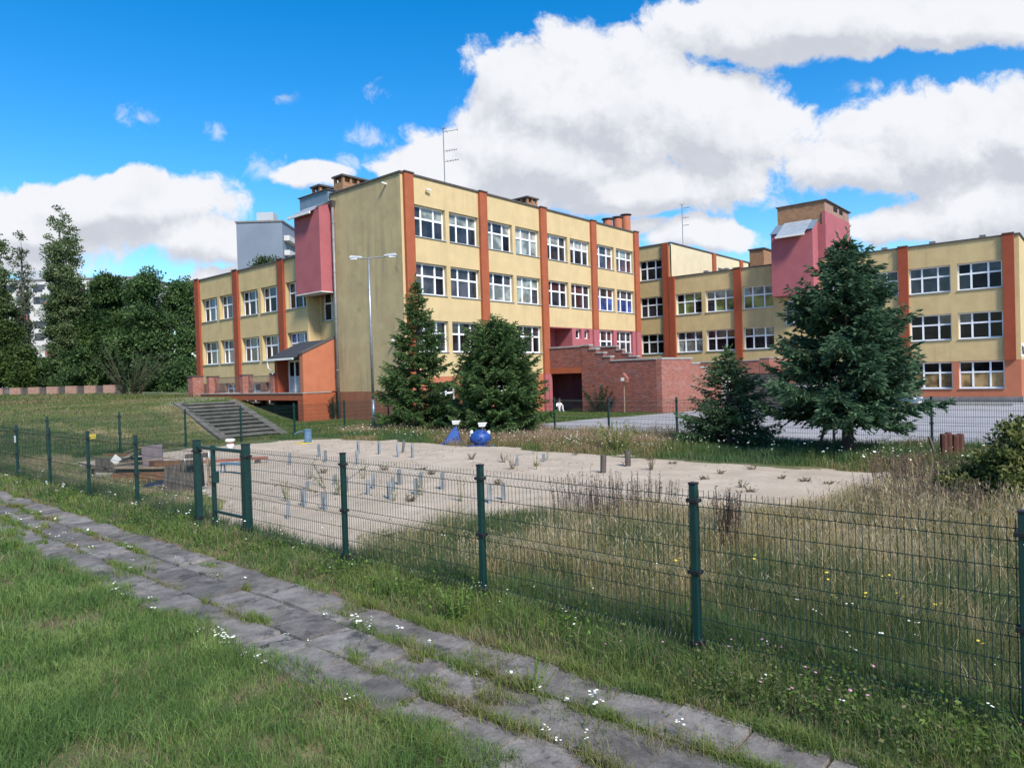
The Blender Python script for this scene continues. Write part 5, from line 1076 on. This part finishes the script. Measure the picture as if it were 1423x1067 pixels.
c = mixc(np.clip((fbm(x, y, .9, 84)-.2)*1.6 + rng.normal(0,.15,len(x)), 0, 1), STRAW, (.46,.37,.22), OCHRE, (.38,.32,.17)); c[gr] = mixc(rng.random(gr.sum()), (.06,.10,.04), (.09,.135,.045), (.15,.17,.07)); low = rng.random(len(x)) < .22; c[low] = mixc(rng.random(low.sum()), GRN, (.11,.14,.045))
edge = sm(edge_dist(MEAD, x, y)/1.2); h = (.17 + .45*fbm(x, y, 1.0, 86)) * rng.uniform(.35, 1.25, len(x)) * (.55 + .45*edge) * np.where(low, .55, 1) * np.where(gr & (x > 8), .75, 1)
hd = (~gr) & (~low) & (rng.random(len(x)) < .6); hc = mixc(rng.random(len(x)), (.52,.42,.27), (.42,.31,.20), (.55,.46,.30))
stuff('tall_dry_grass', grass('tall_dry_grass', onground(x, y), h, rng.uniform(.002,.0048,len(x))*np.clip(d/6.5,1,2.4), var(c, .3), .8, heads=hd, headcol=var(hc)), 'tall straw-coloured meadow grass behind the near fence on the right')
# rough strip on the left behind the fence, around the timber
x, y = scatter(5.4, 7.6, 11.5, 27, 42000); keep = ~inside(SAND, x + .5*(vnoise(x, y, .5, 43)-.5), y) ; x, y = x[keep], y[keep]
c = mixc(np.clip(fbm(x, y, .8, 88)*1.6 - .3 + rng.normal(0,.15,len(x)), 0, 1), GRN, LGRN, STRAW, DRY); h = (.12 + .38*fbm(x, y, .7, 89)) * rng.uniform(.5, 1.2, len(x)) * np.where(y < 17.5, .42, 1)
stuff('rough_grass', grass('rough_grass', onground(x, y), h, rng.uniform(.005,.010,len(x)), var(c), .6), 'half dry rough grass around the timber heap')
# flowering strip between the sand and the yard fence
def strip(x, y): return (x > 17.0 + .5*(vnoise(y, y*0, .8, 56)-.5)) & (x < 22.6)
x, y = scatter(15.5, 23, -4, 27.2, 105000); keep = ((strip(x, y) & (y > 2)) | ((y > 25.7 + .3*vnoise(x, y, .6, 57)) & (x > 10)) | ((y < 5) & (x > 14.5))) & ~in_sand(x, y); x, y = x[keep], y[keep]
near_t = np.exp(-((x-20.3)**2 + (y-5.4)**2)/5) + np.exp(-((x-20.5)**2 + (y-9)**2)/2.5)
dryp = np.clip(fbm(x, y, 1.6, 90)*2 - .62 + .35*((x > 18.5) & (y > 11)) - .5*near_t + rng.normal(0,.15,len(x)), 0, 1)
c = mixc(dryp, BGRN, GRN, (.14,.17,.05), (.28,.205,.10), (.36,.25,.15)); h = (.10 + .5*fbm(x, y, 1.2, 91)) * rng.uniform(.5, 1.2, len(x)) * np.where(x < 17.9, .6, 1) * (1 - .6*np.clip(near_t, 0, 1)) * np.where(y > 24, .7, 1)
hd = (dryp > .55) & (rng.random(len(x)) < .6)
stuff('flowering_strip', grass('flowering_strip', onground(x, y), h, rng.uniform(.008,.017,len(x)), var(c), .5, heads=hd, headcol=var(np.tile(np.array([[.40,.29,.19]]), (len(x), 1)))), 'wild grass strip with pinkish dry tops between sand and yard')
# bank and upper lawn
x, y = scatter(4, 25, 27.1, 56, 120000); keep = ~((x > 14.1 + .1*(y-29)) & (x < 17.5 + .1*(y-29)) & (y > 28.7) & (y < 35)) & (rng.random(len(x)) < np.where(y > 37, .35, 1)) & (x < 23.0 + 2*(y < 36)); x, y = x[keep], y[keep]
c = mixc(np.clip(fbm(x, y, 2.2, 92)*1.9 - .55 + .25*(y > 34) + rng.normal(0,.15,len(x)), 0, 1), GRN, (.10,.155,.03), (.16,.18,.06), (.27,.22,.11)); h = (.05 + .09*fbm(x, y, 1.0, 93)) * rng.uniform(.5, 1.4, len(x))
stuff('bank_grass', grass('bank_grass', onground(x, y), h, rng.uniform(.015,.028,len(x)), var(c, .3), .9), 'mown grass covering the bank beside the steps')
x, y = scatter(-25, 24, 50, 84, 60000); c = mixc(np.clip(fbm(x, y, 5, 94)*1.7 - .4 + rng.normal(0,.15,len(x)), 0, 1), (.09,.13,.03), (.15,.17,.06), (.25,.19,.10)); h = (.08 + .22*fbm(x, y, 3, 95)) * rng.uniform(.5, 1.3, len(x))
stuff('upper_meadow', grass('upper_meadow', onground(x, y), h, rng.uniform(.04,.08,len(x)), var(c, .3), .7), 'unmown yellowish grass on the upper ground towards the brick wall')
x, y = scatter(22.6, 38.2, 20.6, 36, 60000); keep = ((x > 25.1) & (y > 21.4) & (y < 29.7)) | ((x < 25.2) & (y > 27.2) & (x < 22.5 + (y > 29.4)*2.8)); x, y = x[keep], y[keep]
c = mixc(np.clip(fbm(x, y, 2.0, 96)*1.5 - .3 + rng.normal(0,.12,len(x)), 0, 1), GRN, (.10,.16,.03), (.16,.19,.06))
stuff('yard_lawn', grass('yard_lawn', onground(x, y), rng.uniform(.04,.11,len(x)), rng.uniform(.02,.035,len(x)), var(c), .9), 'small green lawn in front of the brick terrace and end wall')
# broad-leaved weeds and clover
def leafpatch(name, x, y, n, hmax, L, label, cols, spread=.12):
    i = rng.integers(0, len(x), n); px = x[i] + rng.normal(0, spread, n); py = y[i] + rng.normal(0, spread*1.3, n); pz = H(px, py) + rng.uniform(.01, 1, n) * hmax[i]
    az = rng.uniform(0, 2*np.pi, n); el = rng.uniform(-.2, .9, n); D = np.stack([np.cos(az)*np.cos(el), np.sin(az)*np.cos(el), np.sin(el)], 1); W = unit(np.cross(D, rng.normal(0, .5, (n, 3)) + np.array([0, 0, 1.])))
    l = L * rng.uniform(.5, 1.4, n); V, F, C = leaves(np.stack([px, py, pz], 1), D, W, l, l*rng.uniform(.4, .75, n), var(mixc(rng.random(n), *cols), .25)); return stuff(name, np_mesh(name, V, [F], C, K['grass']), label)
wy = rng.uniform(-1.5, 20, 420); wx = 4.75 + .75*rng.random(420)**1.2 + .1*(wy < 3); sel = fbm(wx*2, wy, .9, 98) > .40; wx, wy = wx[sel], wy[sel]
leafpatch('broad_leaf_weeds', wx, wy, 17000, rng.uniform(.06, .26, len(wx)), .035, 'low clover and broad-leaved weeds along the fence foot', ((.06,.12,.02), (.11,.19,.03), (.15,.23,.04)))
wy = rng.uniform(-2.5, 2.6, 60); wx = rng.uniform(4.55, 5.25, 60)
leafpatch('clover_patch', wx, wy, 6000, rng.uniform(.1, .34, 60), .03, 'clover and brownish weeds at the near right foot of the fence', ((.06,.10,.025), (.10,.14,.04), (.15,.12,.06)), .14)
# wild flowers
def flowers(name, x, y, h, r, m, label, heads=1, stem=True):
    b = MB(); n = len(x); z0 = H(x, y)
    for i in range(n):
        for q in range(heads):
            ax, ay = x[i] + rng.normal(0, .02*(heads > 1)), y[i] + rng.normal(0, .02*(heads > 1)); z = z0[i] + h[i]*rng.uniform(.85, 1.05); rr = r[i]*rng.uniform(.7, 1.2); tx, ty = rng.uniform(-.35, .35, 2)
            b.k = 0; pts = [(ax + rr*math.cos(a)*(1+.15*math.sin(3*a)), ay + rr*math.sin(a), z + rr*(tx*math.cos(a) + ty*math.sin(a))) for a in (k*math.pi/4 for k in range(8))]
            b.add([*pts, (ax, ay, z + rr*.35), (ax, ay, z - rr*.4)], [(k, (k+1) % 8, 8) for k in range(8)] + [((k+1) % 8, k, 9) for k in range(8)])
            if stem: b.k = 1; w = rr*.12; b.quad((x[i]-w, y[i], z0[i]), (x[i]+w, y[i], z0[i]), (ax+w, ay, z - rr*.3), (ax-w, ay, z - rr*.3))
    return stuff(name, b.build(name, [m, STEM], None, recalc=False).data, label) if False else tag(b.build(name, [m, STEM], None, recalc=False), label, 'wild flowers', None, 'stuff')
STEM = mat('flower_stem', (.07,.12,.03), (.09,.13,.04), 8, .7)
n = 120; fyy = np.where(rng.random(n) < .6, rng.uniform(.8, 7, n), rng.uniform(5, 17, n)); fxx = np.choose(rng.integers(0, 3, n), [3.0+rng.normal(0,.04,n), 3.49+rng.normal(0,.04,n), 3.98+rng.normal(0,.04,n)]); ok = fbm(fxx*2, fyy, 1.1, 70) > .44
flowers('white_path_flowers', fxx[ok], fyy[ok], rng.uniform(.05,.18,n)[ok], rng.uniform(.007,.014,n)[ok], K['petal'], 'small white flower heads among the path joints', 4)
n = 130; fyy = rng.uniform(-1, 22, n); fxx = rng.uniform(4.6, 6.4, n)
flowers('white_verge_flowers', fxx, fyy, rng.uniform(.18,.45,n), rng.uniform(.006,.011,n)*np.clip(np.hypot(fxx,fyy)/8,1,2.2), K['petal'], 'white yarrow heads along the foot of the near fence', 2)
n = 60; fyy = rng.uniform(-2, 3.5, n); fxx = rng.uniform(4.6, 5.6, n); flowers('pink_clover_flowers', fxx, fyy, rng.uniform(.12,.36,n), rng.uniform(.009,.014,n), K['petal_p'], 'pinkish clover heads at the near right foot of the fence')
n = 430; fyy = 2 + 24*rng.random(n); fxx = 17.2 + 2.6*rng.random(n)**1.6; ok = fbm(fxx, fyy, 2.2, 99) > .40
flowers('white_strip_flowers', fxx[ok], fyy[ok], rng.uniform(.25,.5,n)[ok], rng.uniform(.014,.032,n)[ok], K['petal'], 'white wild flowers dotted over the strip beyond the sand', 1)
n = 10; fxx = rng.normal(6.9, .5, n); fyy = rng.normal(2.0, .8, n); flowers('yellow_flowers', fxx, fyy, rng.uniform(.35,.5,n), rng.uniform(.012,.018,n), K['petal_y'], 'small yellow flowers in the dry meadow behind the fence', 2)

# ---- free-standing plants
def stalk_plant(name, label, cat, loc, n, h, spread, stemcol, leafcols, nl, L, lean=.35, group=None, seed=1, base=.35):
    r = np.random.default_rng(seed); t = thing(name, label, cat, loc, 0, group); Vs, Cs, F4 = [], [], []; LP, LD = [], []
    b = MB()
    for k in range(n):
        a = r.uniform(0, 2*np.pi); q = r.random()**.6; hh = h * r.uniform(.6, 1.05); tip = np.array([math.cos(a)*spread*q*(base - .35 + 4.4*lean), math.sin(a)*spread*q*(base - .35 + 4.4*lean), hh]) + r.normal(0, .05*hh, 3); s = np.array([math.cos(a)*spread*q*base, math.sin(a)*spread*q*base, -.03])
        pts = [s, s*.5 + tip*.5 + np.array([0,0,hh*.06]), tip]; b.tube(pts, [.007*max(1,h), .005*max(1,h), .0025*max(1,h)], 4, False)
        for j in range(nl): f = r.uniform(.12, 1.0); LP.append(s*(1-f) + tip*f); LD.append([math.cos(r.uniform(0,6.28)), math.sin(r.uniform(0,6.28)), r.uniform(-.3,.9)])
    b2 = MB(); b2.v, b2.f, b2.m = [tuple(np.array(p) + np.array(loc)) for p in b.v], b.f, b.m; b2.build('stems', mat('stems_' + str(seed), stemcol, None, 9, .8), t, recalc=False)
    LP = np.array(LP); LD = unit(np.array(LD)); n_ = len(LP); l = L*r.uniform(.5, 1.4, n_); W = unit(np.cross(LD, r.normal(0, .6, (n_, 3)) + np.array([0,0,1.])))
    V, F, C = leaves(LP, LD, W, l, l*r.uniform(.3,.6,n_), mixc(r.random(n_), *leafcols) * r.uniform(.75,1.25,(n_,1))); np_obj('leaves', np_mesh('leaves', V, [F], C, K['leaf']), t)
    return t
def at_far(x, dist): p = far(x, 540, dist); return (float(p[0]), float(p[1]), float(H(p[0], p[1])))
def gl(x, y): return (x, y, float(H(x, y)))
DOCK = ((.10,.055,.04), (.15,.09,.065), (.07,.04,.032))
stalk_plant('dried_dock', 'clump of dead dark brown dock stalks right of the middle fence post', 'dead weed', gl(*G(1012,762)), 46, .8, .26, (.055,.035,.028), DOCK, 46, .03, .10, seed=3, base=.6)
stalk_plant('dried_dock', 'loose purplish dead stalks left of the post, at the sand edge', 'dead weed', gl(10.2, 6.6), 150, .62, 1.1, (.10,.075,.06), DOCK, 26, .028, .09, seed=4, base=1.0)
stalk_plant('dried_dock', 'broad dark dead weeds on the meadow edge below the big conifer', 'dead weed', gl(15.6, 2.6), 170, .6, 1.2, (.09,.07,.055), DOCK, 22, .04, .09, seed=5, base=1.0)
stalk_plant('dried_dock', 'dead brown weed stalks between the bush and the straw grass', 'dead weed', gl(12.6, 2.3), 120, .6, 1.0, (.11,.085,.065), DOCK, 18, .035, .1, seed=6, base=1.0)
stalk_plant('young_sapling', 'thin sapling with two bowed stems standing in the sand behind the fence', 'sapling', gl(8.75, 12.95), 6, .8, .5, (.10,.075,.05), ((.10,.14,.035),(.17,.20,.06)), 30, .05, .9, seed=7)
stalk_plant('yellow_weed', 'tall yellow-green weed standing out of the flowering strip', 'weed', gl(17.9, 11.4), 34, .95, .5, (.12,.16,.05), ((.20,.24,.05),(.12,.18,.04),(.30,.28,.06)), 40, .06, .35, seed=8)
stalk_plant('tall_thistle', 'pale green thistle rising from the grass right of the big conifer', 'weed', gl(18.2, 3.9), 16, .75, .3, (.12,.16,.06), ((.10,.16,.05),(.17,.22,.08)), 40, .05, .3, seed=9)
stalk_plant('path_weed', 'feathery light green weed growing between the path slabs', 'weed', gl(3.98, 3.35), 14, .26, .12, (.12,.17,.05), ((.17,.23,.05),(.13,.19,.04)), 60, .016, .4, seed=10)
stalk_plant('verge_weed', 'leafy light green weed at the path edge left of the middle post', 'weed', gl(4.72, 4.9), 14, .42, .14, (.11,.17,.04), ((.14,.21,.04),(.10,.17,.03)), 50, .03, .35, seed=12)
stalk_plant('rank_bush', 'straggly shrub with long bare shoots on the upper ground', 'shrub', at_far(182, 60), 44, 4.0, 2.0, (.08,.065,.045), ((.045,.08,.03),(.08,.115,.045)), 46, .22, .38, seed=13)
stalk_plant('wall_shrub', 'small leafy shrub growing against the stepped brick wall', 'shrub', (37.75, 25.3, -.15), 30, 1.7, .7, (.06,.05,.035), ((.02,.045,.02),(.04,.075,.03)), 60, .13, .4, seed=14)
stalk_plant('wall_shrub', 'dark creeper by the foot of the downpipe at the porch corner', 'shrub', (24.9, 36.1, .05), 16, 1.6, .3, (.05,.045,.03), ((.02,.045,.02),(.035,.065,.025)), 50, .10, .3, seed=15)
r5 = np.random.default_rng(31)
for i, (px, py) in enumerate([(712,292+362),(870,650),(902,641),(934,647),(980,668),(1030,680),(1042,686),(905,655),(800,634),(1000,660),(1090,668),(614,616),(585,655),(570,700),(700,645),(690,676),(743,650),(600,662),(1120,672),(450,660),(535,655),(655,640),(1150,676),(1045,655)]):
    gx_, gy_ = G(px, py); hh = r5.uniform(.06, .16) * (2.2 if i % 7 == 0 else 1)
    stalk_plant('sand_weed', 'small scruffy weed rooted in the bare sand', 'weed', (gx_, gy_, ztop(gx_, gy_)), int(r5.integers(6, 16)), hh, .08, (.16,.12,.075), ((.10,.12,.04),(.16,.13,.07),(.20,.15,.09)), 22, .03, .5, 'weeds rooted in the sand', 50+i)

for i, (px, py) in enumerate([(470,690),(505,668),(548,700),(585,690),(430,668),(640,700),(760,640),(745,655),(820,622),(872,628),(960,640),(400,700)]):
    gx_, gy_ = G(px, py)
    stalk_plant('thin_weed', 'thin upright pale green weed stalks growing from the sand', 'weed', (gx_, gy_, ztop(gx_, gy_)), int(r5.integers(3, 7)), r5.uniform(.3, .65), .12, (.15,.16,.07), ((.13,.18,.06),(.20,.22,.10),(.24,.20,.12)), 16, .035, .25, 'thin weed stalks in the sand', 120+i)
# clods, twigs and stones on the sand
x, y = scatter(5.6, 17, 3.2, 26, 5200); k = in_sand(x, y) & (fbm(x, y, 1.4, 111) + rng.normal(0,.1,len(x)) > .50); x, y = x[k], y[k]; n = len(x)
az = rng.uniform(0, 6.28, n); D = np.stack([np.cos(az), np.sin(az), rng.uniform(0,.5,n)], 1); W = unit(np.cross(D, np.array([0,0,1.]) + rng.normal(0,.5,(n,3)))); L = rng.uniform(.015,.07,n)
V, F, C = leaves(np.stack([x, y, .03 + .05*fbm(x, y, 1.1, 20)], 1), D, W, L, L*rng.uniform(.15,.7,n), mixc(rng.random(n), (.10,.075,.05), (.18,.14,.09), (.13,.14,.06), (.26,.21,.15)))
stuff('sand_litter', np_mesh('sand_litter', V, [F], C, K['grass']), 'twigs, dead leaves and clods littering the sand')
# straw litter along the path joints
i = rng.integers(0, len(cx), 16000); x = cx[i] + rng.normal(0,.09,16000); y = cy[i] + rng.normal(0,.22,16000); k = (x > 3.0) & (x < 4.5); x, y = x[k], y[k]
stuff('path_litter', grass('path_litter', onground(x, y, .028), rng.uniform(.006,.03,len(x)), rng.uniform(.002,.0035,len(x))*np.clip(np.hypot(x,y)/6.5,1,2), var(np.tile(np.array([[.30,.215,.15]]), (len(x), 1)), .3), 3.2), 'pale straw and dead stems lying on the path slabs')

# ---- conifers
def conifer(name, label, x, y, h, rad, z0, seed, cols, power=.85, dens=1.0, top=.0, two=None, tuft=.13):
    r = np.random.default_rng(seed); zb = float(H(x, y)); t = thing(name, label, 'conifer', (x, y, zb), 0)
    b = MB(); b.tube([(x, y, zb-.1), (x, y, zb+.25), (x, y, zb+h*.3), (x, y, zb+h*.99)], [.035*h*.62+.10, .035*h*.62+.04, .02*h*.6+.02, .008], 10); tk = b.build('trunk', K['bark'], t, smooth=True)
    bb = MB(); P, D, C = [], [], []
    z = z0
    while z < h*.985:
        f = (z - z0)/(h - z0); Lm = rad*((1 - f)**power if power > .5 else (1 - f**2.2)**.7)*(.55 + .45*min(1, f/.10 + .35)) + .08; nb = int(r.integers(6, 9)) if f < .85 else 5
        for k in range(nb):
            a = r.uniform(0, 2*np.pi); L = Lm*r.uniform(.70, 1.12) * (1 + .16*math.sin(a*2 + seed)); e0 = -.12 + .75*f + r.normal(0, .10); dr = np.array([math.cos(a), math.sin(a)])
            n = max(4, int(L/.075)); s = np.linspace(.06, 1, n); zz = z + L*(s*math.tan(e0)*.8 - .32*(1-f)*s*(1-s)*1.2 + .06*s**3); pts = np.stack([dr[0]*L*s, dr[1]*L*s, zz], 1)
            if L > .3: bb.tube([tuple(pts[0] + [x, y, zb]), tuple(pts[n//2] + [x, y, zb]), tuple(pts[-1] + [x, y, zb])], [.012+.008*L, .006+.004*L, .003], 4, False)
            tone = r.uniform(0, 1)
            for i in range(n):
                q = s[i]; tl = min(.50*L*(1-q) + .10, .55)*r.uniform(.7, 1.15)
                if q < .22 and L > .6: continue
                for sg in (-1, 1):
                    ang = a + sg*r.uniform(.55, 1.05); dd = np.array([math.cos(ang), math.sin(ang), r.normal(-.10, .16)]); m = max(1, int(tl/.085*dens))
                    for j in range(m):
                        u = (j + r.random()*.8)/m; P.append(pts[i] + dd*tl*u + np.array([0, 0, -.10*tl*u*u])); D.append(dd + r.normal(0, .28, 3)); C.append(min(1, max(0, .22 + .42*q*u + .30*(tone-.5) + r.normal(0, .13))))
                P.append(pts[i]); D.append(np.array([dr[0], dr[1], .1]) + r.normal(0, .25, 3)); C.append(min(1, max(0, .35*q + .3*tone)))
        z += max(.095, h*.026)*r.uniform(.7, 1.2)
    for k in range(9):
        dv_ = unit(np.array([r.normal(0,.38), r.normal(0,.38), 1.])); zt_ = h*r.uniform(.90,.99); Ls = h*.075*r.uniform(.5,1.2); bb.tube([(x, y, zb+zt_), tuple(np.array([x,y,zb+zt_]) + dv_*Ls)], [.012,.004], 4, False)
        for q in np.linspace(.15, 1, 6): P.append(np.array([0,0,zt_]) + dv_*Ls*q); D.append(dv_ + r.normal(0,.35,3)); C.append(.5)
    for k in range(26): P.append(np.array([0, 0, h*r.uniform(.90, 1.0)])); D.append(np.array([r.normal(0,.5), r.normal(0,.5), 1])); C.append(.5)
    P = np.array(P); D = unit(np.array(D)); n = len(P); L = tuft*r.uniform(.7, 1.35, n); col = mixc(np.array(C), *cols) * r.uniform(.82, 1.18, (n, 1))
    W1 = unit(np.cross(D, r.normal(0, 1, (n, 3)))); W2 = unit(np.cross(D, W1)); B = L*.30
    V1, F1, C1 = leaves(P, D, W1, L, B, col); V2, F2, C2 = leaves(P, D, W2, L, B, col)
    np_obj('crown', np_mesh('crown', np.concatenate([V1, V2]), [F1, F2 + len(V1)], np.concatenate([C1, C2]), K['needle']), t)
    bb.build('branches', K['bark'], t, recalc=False)
    if two:
        b = MB(); b.tube([(x+two[0], y+two[1], zb-.1), (x+two[0]*.5, y+two[1]*.5, zb+h*.25)], [.05, .03], 8); b.build('side_stem', K['bark'], t)
    return n
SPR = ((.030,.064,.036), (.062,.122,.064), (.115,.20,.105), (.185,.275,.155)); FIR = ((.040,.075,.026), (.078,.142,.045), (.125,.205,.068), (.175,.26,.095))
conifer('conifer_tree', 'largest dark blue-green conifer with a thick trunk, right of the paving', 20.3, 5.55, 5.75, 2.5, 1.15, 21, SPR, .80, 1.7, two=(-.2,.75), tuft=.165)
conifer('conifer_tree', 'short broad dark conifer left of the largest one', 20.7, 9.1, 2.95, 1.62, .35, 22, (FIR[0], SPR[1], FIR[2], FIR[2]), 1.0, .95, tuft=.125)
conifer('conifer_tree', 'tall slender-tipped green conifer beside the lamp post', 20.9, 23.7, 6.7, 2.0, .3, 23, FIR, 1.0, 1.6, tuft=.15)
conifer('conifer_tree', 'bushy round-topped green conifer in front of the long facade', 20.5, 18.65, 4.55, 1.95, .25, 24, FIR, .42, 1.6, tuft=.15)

# ---- leafy trees
def leafcloud(blobs, n_cl, n_lf, L, r, cols, cl_r):
    """leaf clumps on and inside ellipsoid blobs (x, y, z, rx, ry, rz)"""
    B = np.array(blobs); vol = B[:, 3]*B[:, 4]*B[:, 5]; i = r.choice(len(B), n_cl, p=vol**.75/(vol**.75).sum()); u = unit(r.normal(0, 1, (n_cl, 3))); q = r.random(n_cl)**.30
    c = B[i, :3] + u*B[i, 3:6]*q[:, None]; tone = np.clip(.5 + .28*r.normal(0, 1, n_cl), 0, 1)
    k = np.repeat(np.arange(n_cl), n_lf); n = len(k); v = unit(r.normal(0, 1, (n, 3)))*(r.random((n, 1))**.45); P = c[k] + v*cl_r*np.array([1, 1, .7])*r.uniform(.6, 1.3, (n_cl, 1))[k]
    D = unit(v + r.normal(0, .7, (n, 3)) + np.array([0, 0, -.15])); W = unit(np.cross(D, r.normal(0, 1, (n, 3)))); l = L*r.uniform(.6, 1.4, n)
    return leaves(P, D, W, l, l*.62, mixc(np.clip(tone[k] + r.normal(0, .14, n), 0, 1), *cols) * r.uniform(.85, 1.15, (n, 1)))
def tree(name, label, cat, loc, blobs, n_cl, n_lf, L, cl_r, cols, seed, th, trad, barkm='bark', group=None, limbs=7):
    r = np.random.default_rng(seed); t = thing(name, label, cat, loc, 0, group); V, F, C = leafcloud(blobs, n_cl, n_lf, L, r, cols, cl_r)
    np_obj('crown', np_mesh('crown', V, [F], C, K['leaf']), t); b = MB(lambda x, y, z: (x+loc[0], y+loc[1], z+loc[2])); b.tube([(0,0,-.3),(.05,0,th*.5),(0,.1,th)], [trad, trad*.75, trad*.3], 9)
    for k in range(limbs):
        bl = blobs[int(r.integers(0, len(blobs)))]; z = th*r.uniform(.35, .8); b.tube([(0,0,z), (bl[0]*.5, bl[1]*.5, (z+bl[2])*.5), (bl[0], bl[1], bl[2])], [trad*.35, trad*.22, trad*.08], 6, False)
    b.build('trunk', K[barkm], t, recalc=False); return t
LF = ((.024,.052,.018), (.050,.098,.033), (.08,.145,.048), (.125,.195,.066)); PF = ((.055,.085,.035), (.085,.13,.05), (.12,.17,.07), (.155,.205,.095))
def poplar(label, x, dist, h, rad, seed, n_cl, cols=PF):
    r = np.random.default_rng(seed); bl = []
    for (dx, dy, hf, rf) in ((0, 0, 1, .8), (-.45, .2, .80, .6), (.5, -.2, .88, .6), (.05, .5, .68, .65)):
        for f in np.linspace(0, 1, 13):
            q = rad*rf*(.35+.75*math.sin(math.pi*min(1,.18+.80*f))**.8)*r.uniform(.75,1.2); bl.append((rad*dx*(.4+.6*f)+r.normal(0,.1)*rad, rad*dy*(.4+.6*f)+r.normal(0,.1)*rad, h*hf*(.12+.86*f), q, q, h*.055))
    tree('poplar_tree', label, 'tree', at_far(x, dist), bl, int(n_cl*1.2), 75, .27, .70, cols, seed, h*.9, .32, 'bark_pale', 'poplars on the left')
poplar('tall columnar poplar left of the dense trees', 91, 92, 24.8, 2.15, 61, 420)
poplar('thin sparse poplar in front of the white flats', 37, 100, 22.5, 1.5, 62, 105, ((.06,.08,.045), (.10,.125,.07), (.14,.165,.10)))
poplar('poplar cut by the left picture edge', -6, 84, 21.5, 1.9, 63, 300)
def round_tree(label, x, dist, h, w, seed, n_cl, cols=LF, zlow=.1, n_lf=70, group='dense trees on the left'):
    r = np.random.default_rng(seed); bl = []
    for k in range(26):
        a = r.uniform(0, 6.28); f = r.uniform(0, 1); z = h*(zlow + .10 + (.80-zlow)*f); q = w*.62*math.sqrt(max(.08, 1 - ((f-.42)/.75)**2))*r.uniform(.55, 1.08); s = r.uniform(.11, .24)
        bl.append((math.cos(a)*q, math.sin(a)*q, z, w*s*1.15, w*s*1.15, h*s*.62))
    bl.append((0, 0, h*.46, w*.5, w*.5, h*.30))
    tree('broadleaf_tree', label, 'tree', at_far(x, dist), bl, int(n_cl*1.25), int(n_lf*1.25), .29, .85, cols, seed, h*.6, .3, 'bark', group)
round_tree('large dense dark tree beside the left wing', 232, 84, 16.3, 6.7, 71, 620)
round_tree('dark tree with light lower leaves in the middle of the dense group', 165, 90, 16.4, 6.0, 72, 480, ((.014,.038,.012), (.032,.07,.02), (.06,.11,.028), (.10,.155,.04)), .2)
round_tree('dark spreading tree just right of the tall poplar', 128, 96, 15.4, 4.4, 73, 300, LF, .2)
round_tree('dense dark tree at the left picture edge', -22, 84, 13.6, 4.6, 74, 420, ((.014,.036,.010), (.034,.066,.016), (.06,.10,.025), (.10,.14,.035)), .05)
round_tree('low bushy tree under the thin poplar', 66, 92, 4.6, 3.6, 75, 200, LF, .0)
round_tree('low dark shrubby tree behind the brick wall', 110, 88, 5.4, 3.6, 76, 200, LF, .02)
round_tree('light green bushy tree left of the thin poplar', 22, 84, 6.2, 2.6, 77, 200, ((.03,.06,.015), (.06,.10,.025), (.10,.15,.035)), .03)
round_tree('rounded tree showing above the wing roof, in front of the grey gable', 377, 110, 22.6, 3.6, 78, 240, ((.03,.055,.02), (.055,.09,.03), (.085,.125,.045)), .5, group=None)
round_tree('smaller tree at the left foot of the grey gable', 343, 112, 21.0, 2.6, 79, 170, ((.03,.055,.02), (.055,.09,.03), (.085,.125,.045)), .5, group=None)
round_tree('dark shrub at the foot of the large tree, nearest the wing', 262, 82, 4.6, 3.6, 91, 200, LF, .0, group='shrubs under the dense trees')
round_tree('dark shrub under the large tree, left of the nearest one', 215, 86, 4.4, 3.8, 92, 200, LF, .0, group='shrubs under the dense trees')
round_tree('dark shrub behind the straggly bare-shooted shrub', 150, 92, 4.2, 3.8, 93, 180, LF, .0, group='shrubs under the dense trees')
# yellow-green bush at the right edge
bx = G(1412, 702)
bl = [(0,0,.5,.75,.75,.5), (.15,-.2,.95,.55,.6,.5), (.35,-.6,.75,.7,.75,.65), (-.35,.3,.42,.55,.6,.42), (-.6,.1,.3,.5,.5,.3), (.05,-.1,1.25,.32,.32,.3), (-.15,.65,.3,.5,.5,.3), (.5,-1.2,.8,.8,.8,.75), (-.2,.1,.8,.4,.45,.4), (-.45,-.6,.35,.6,.6,.35)]
tree('yellow_green_bush', 'spreading yellow-green bush at the right edge of the picture', 'bush', (bx[0]+.25, bx[1]-.1, 0.0), bl, 420, 75, .07, .22, ((.045,.065,.018), (.09,.115,.03), (.16,.175,.05), (.24,.235,.08)), 81, .8, .05, limbs=10)
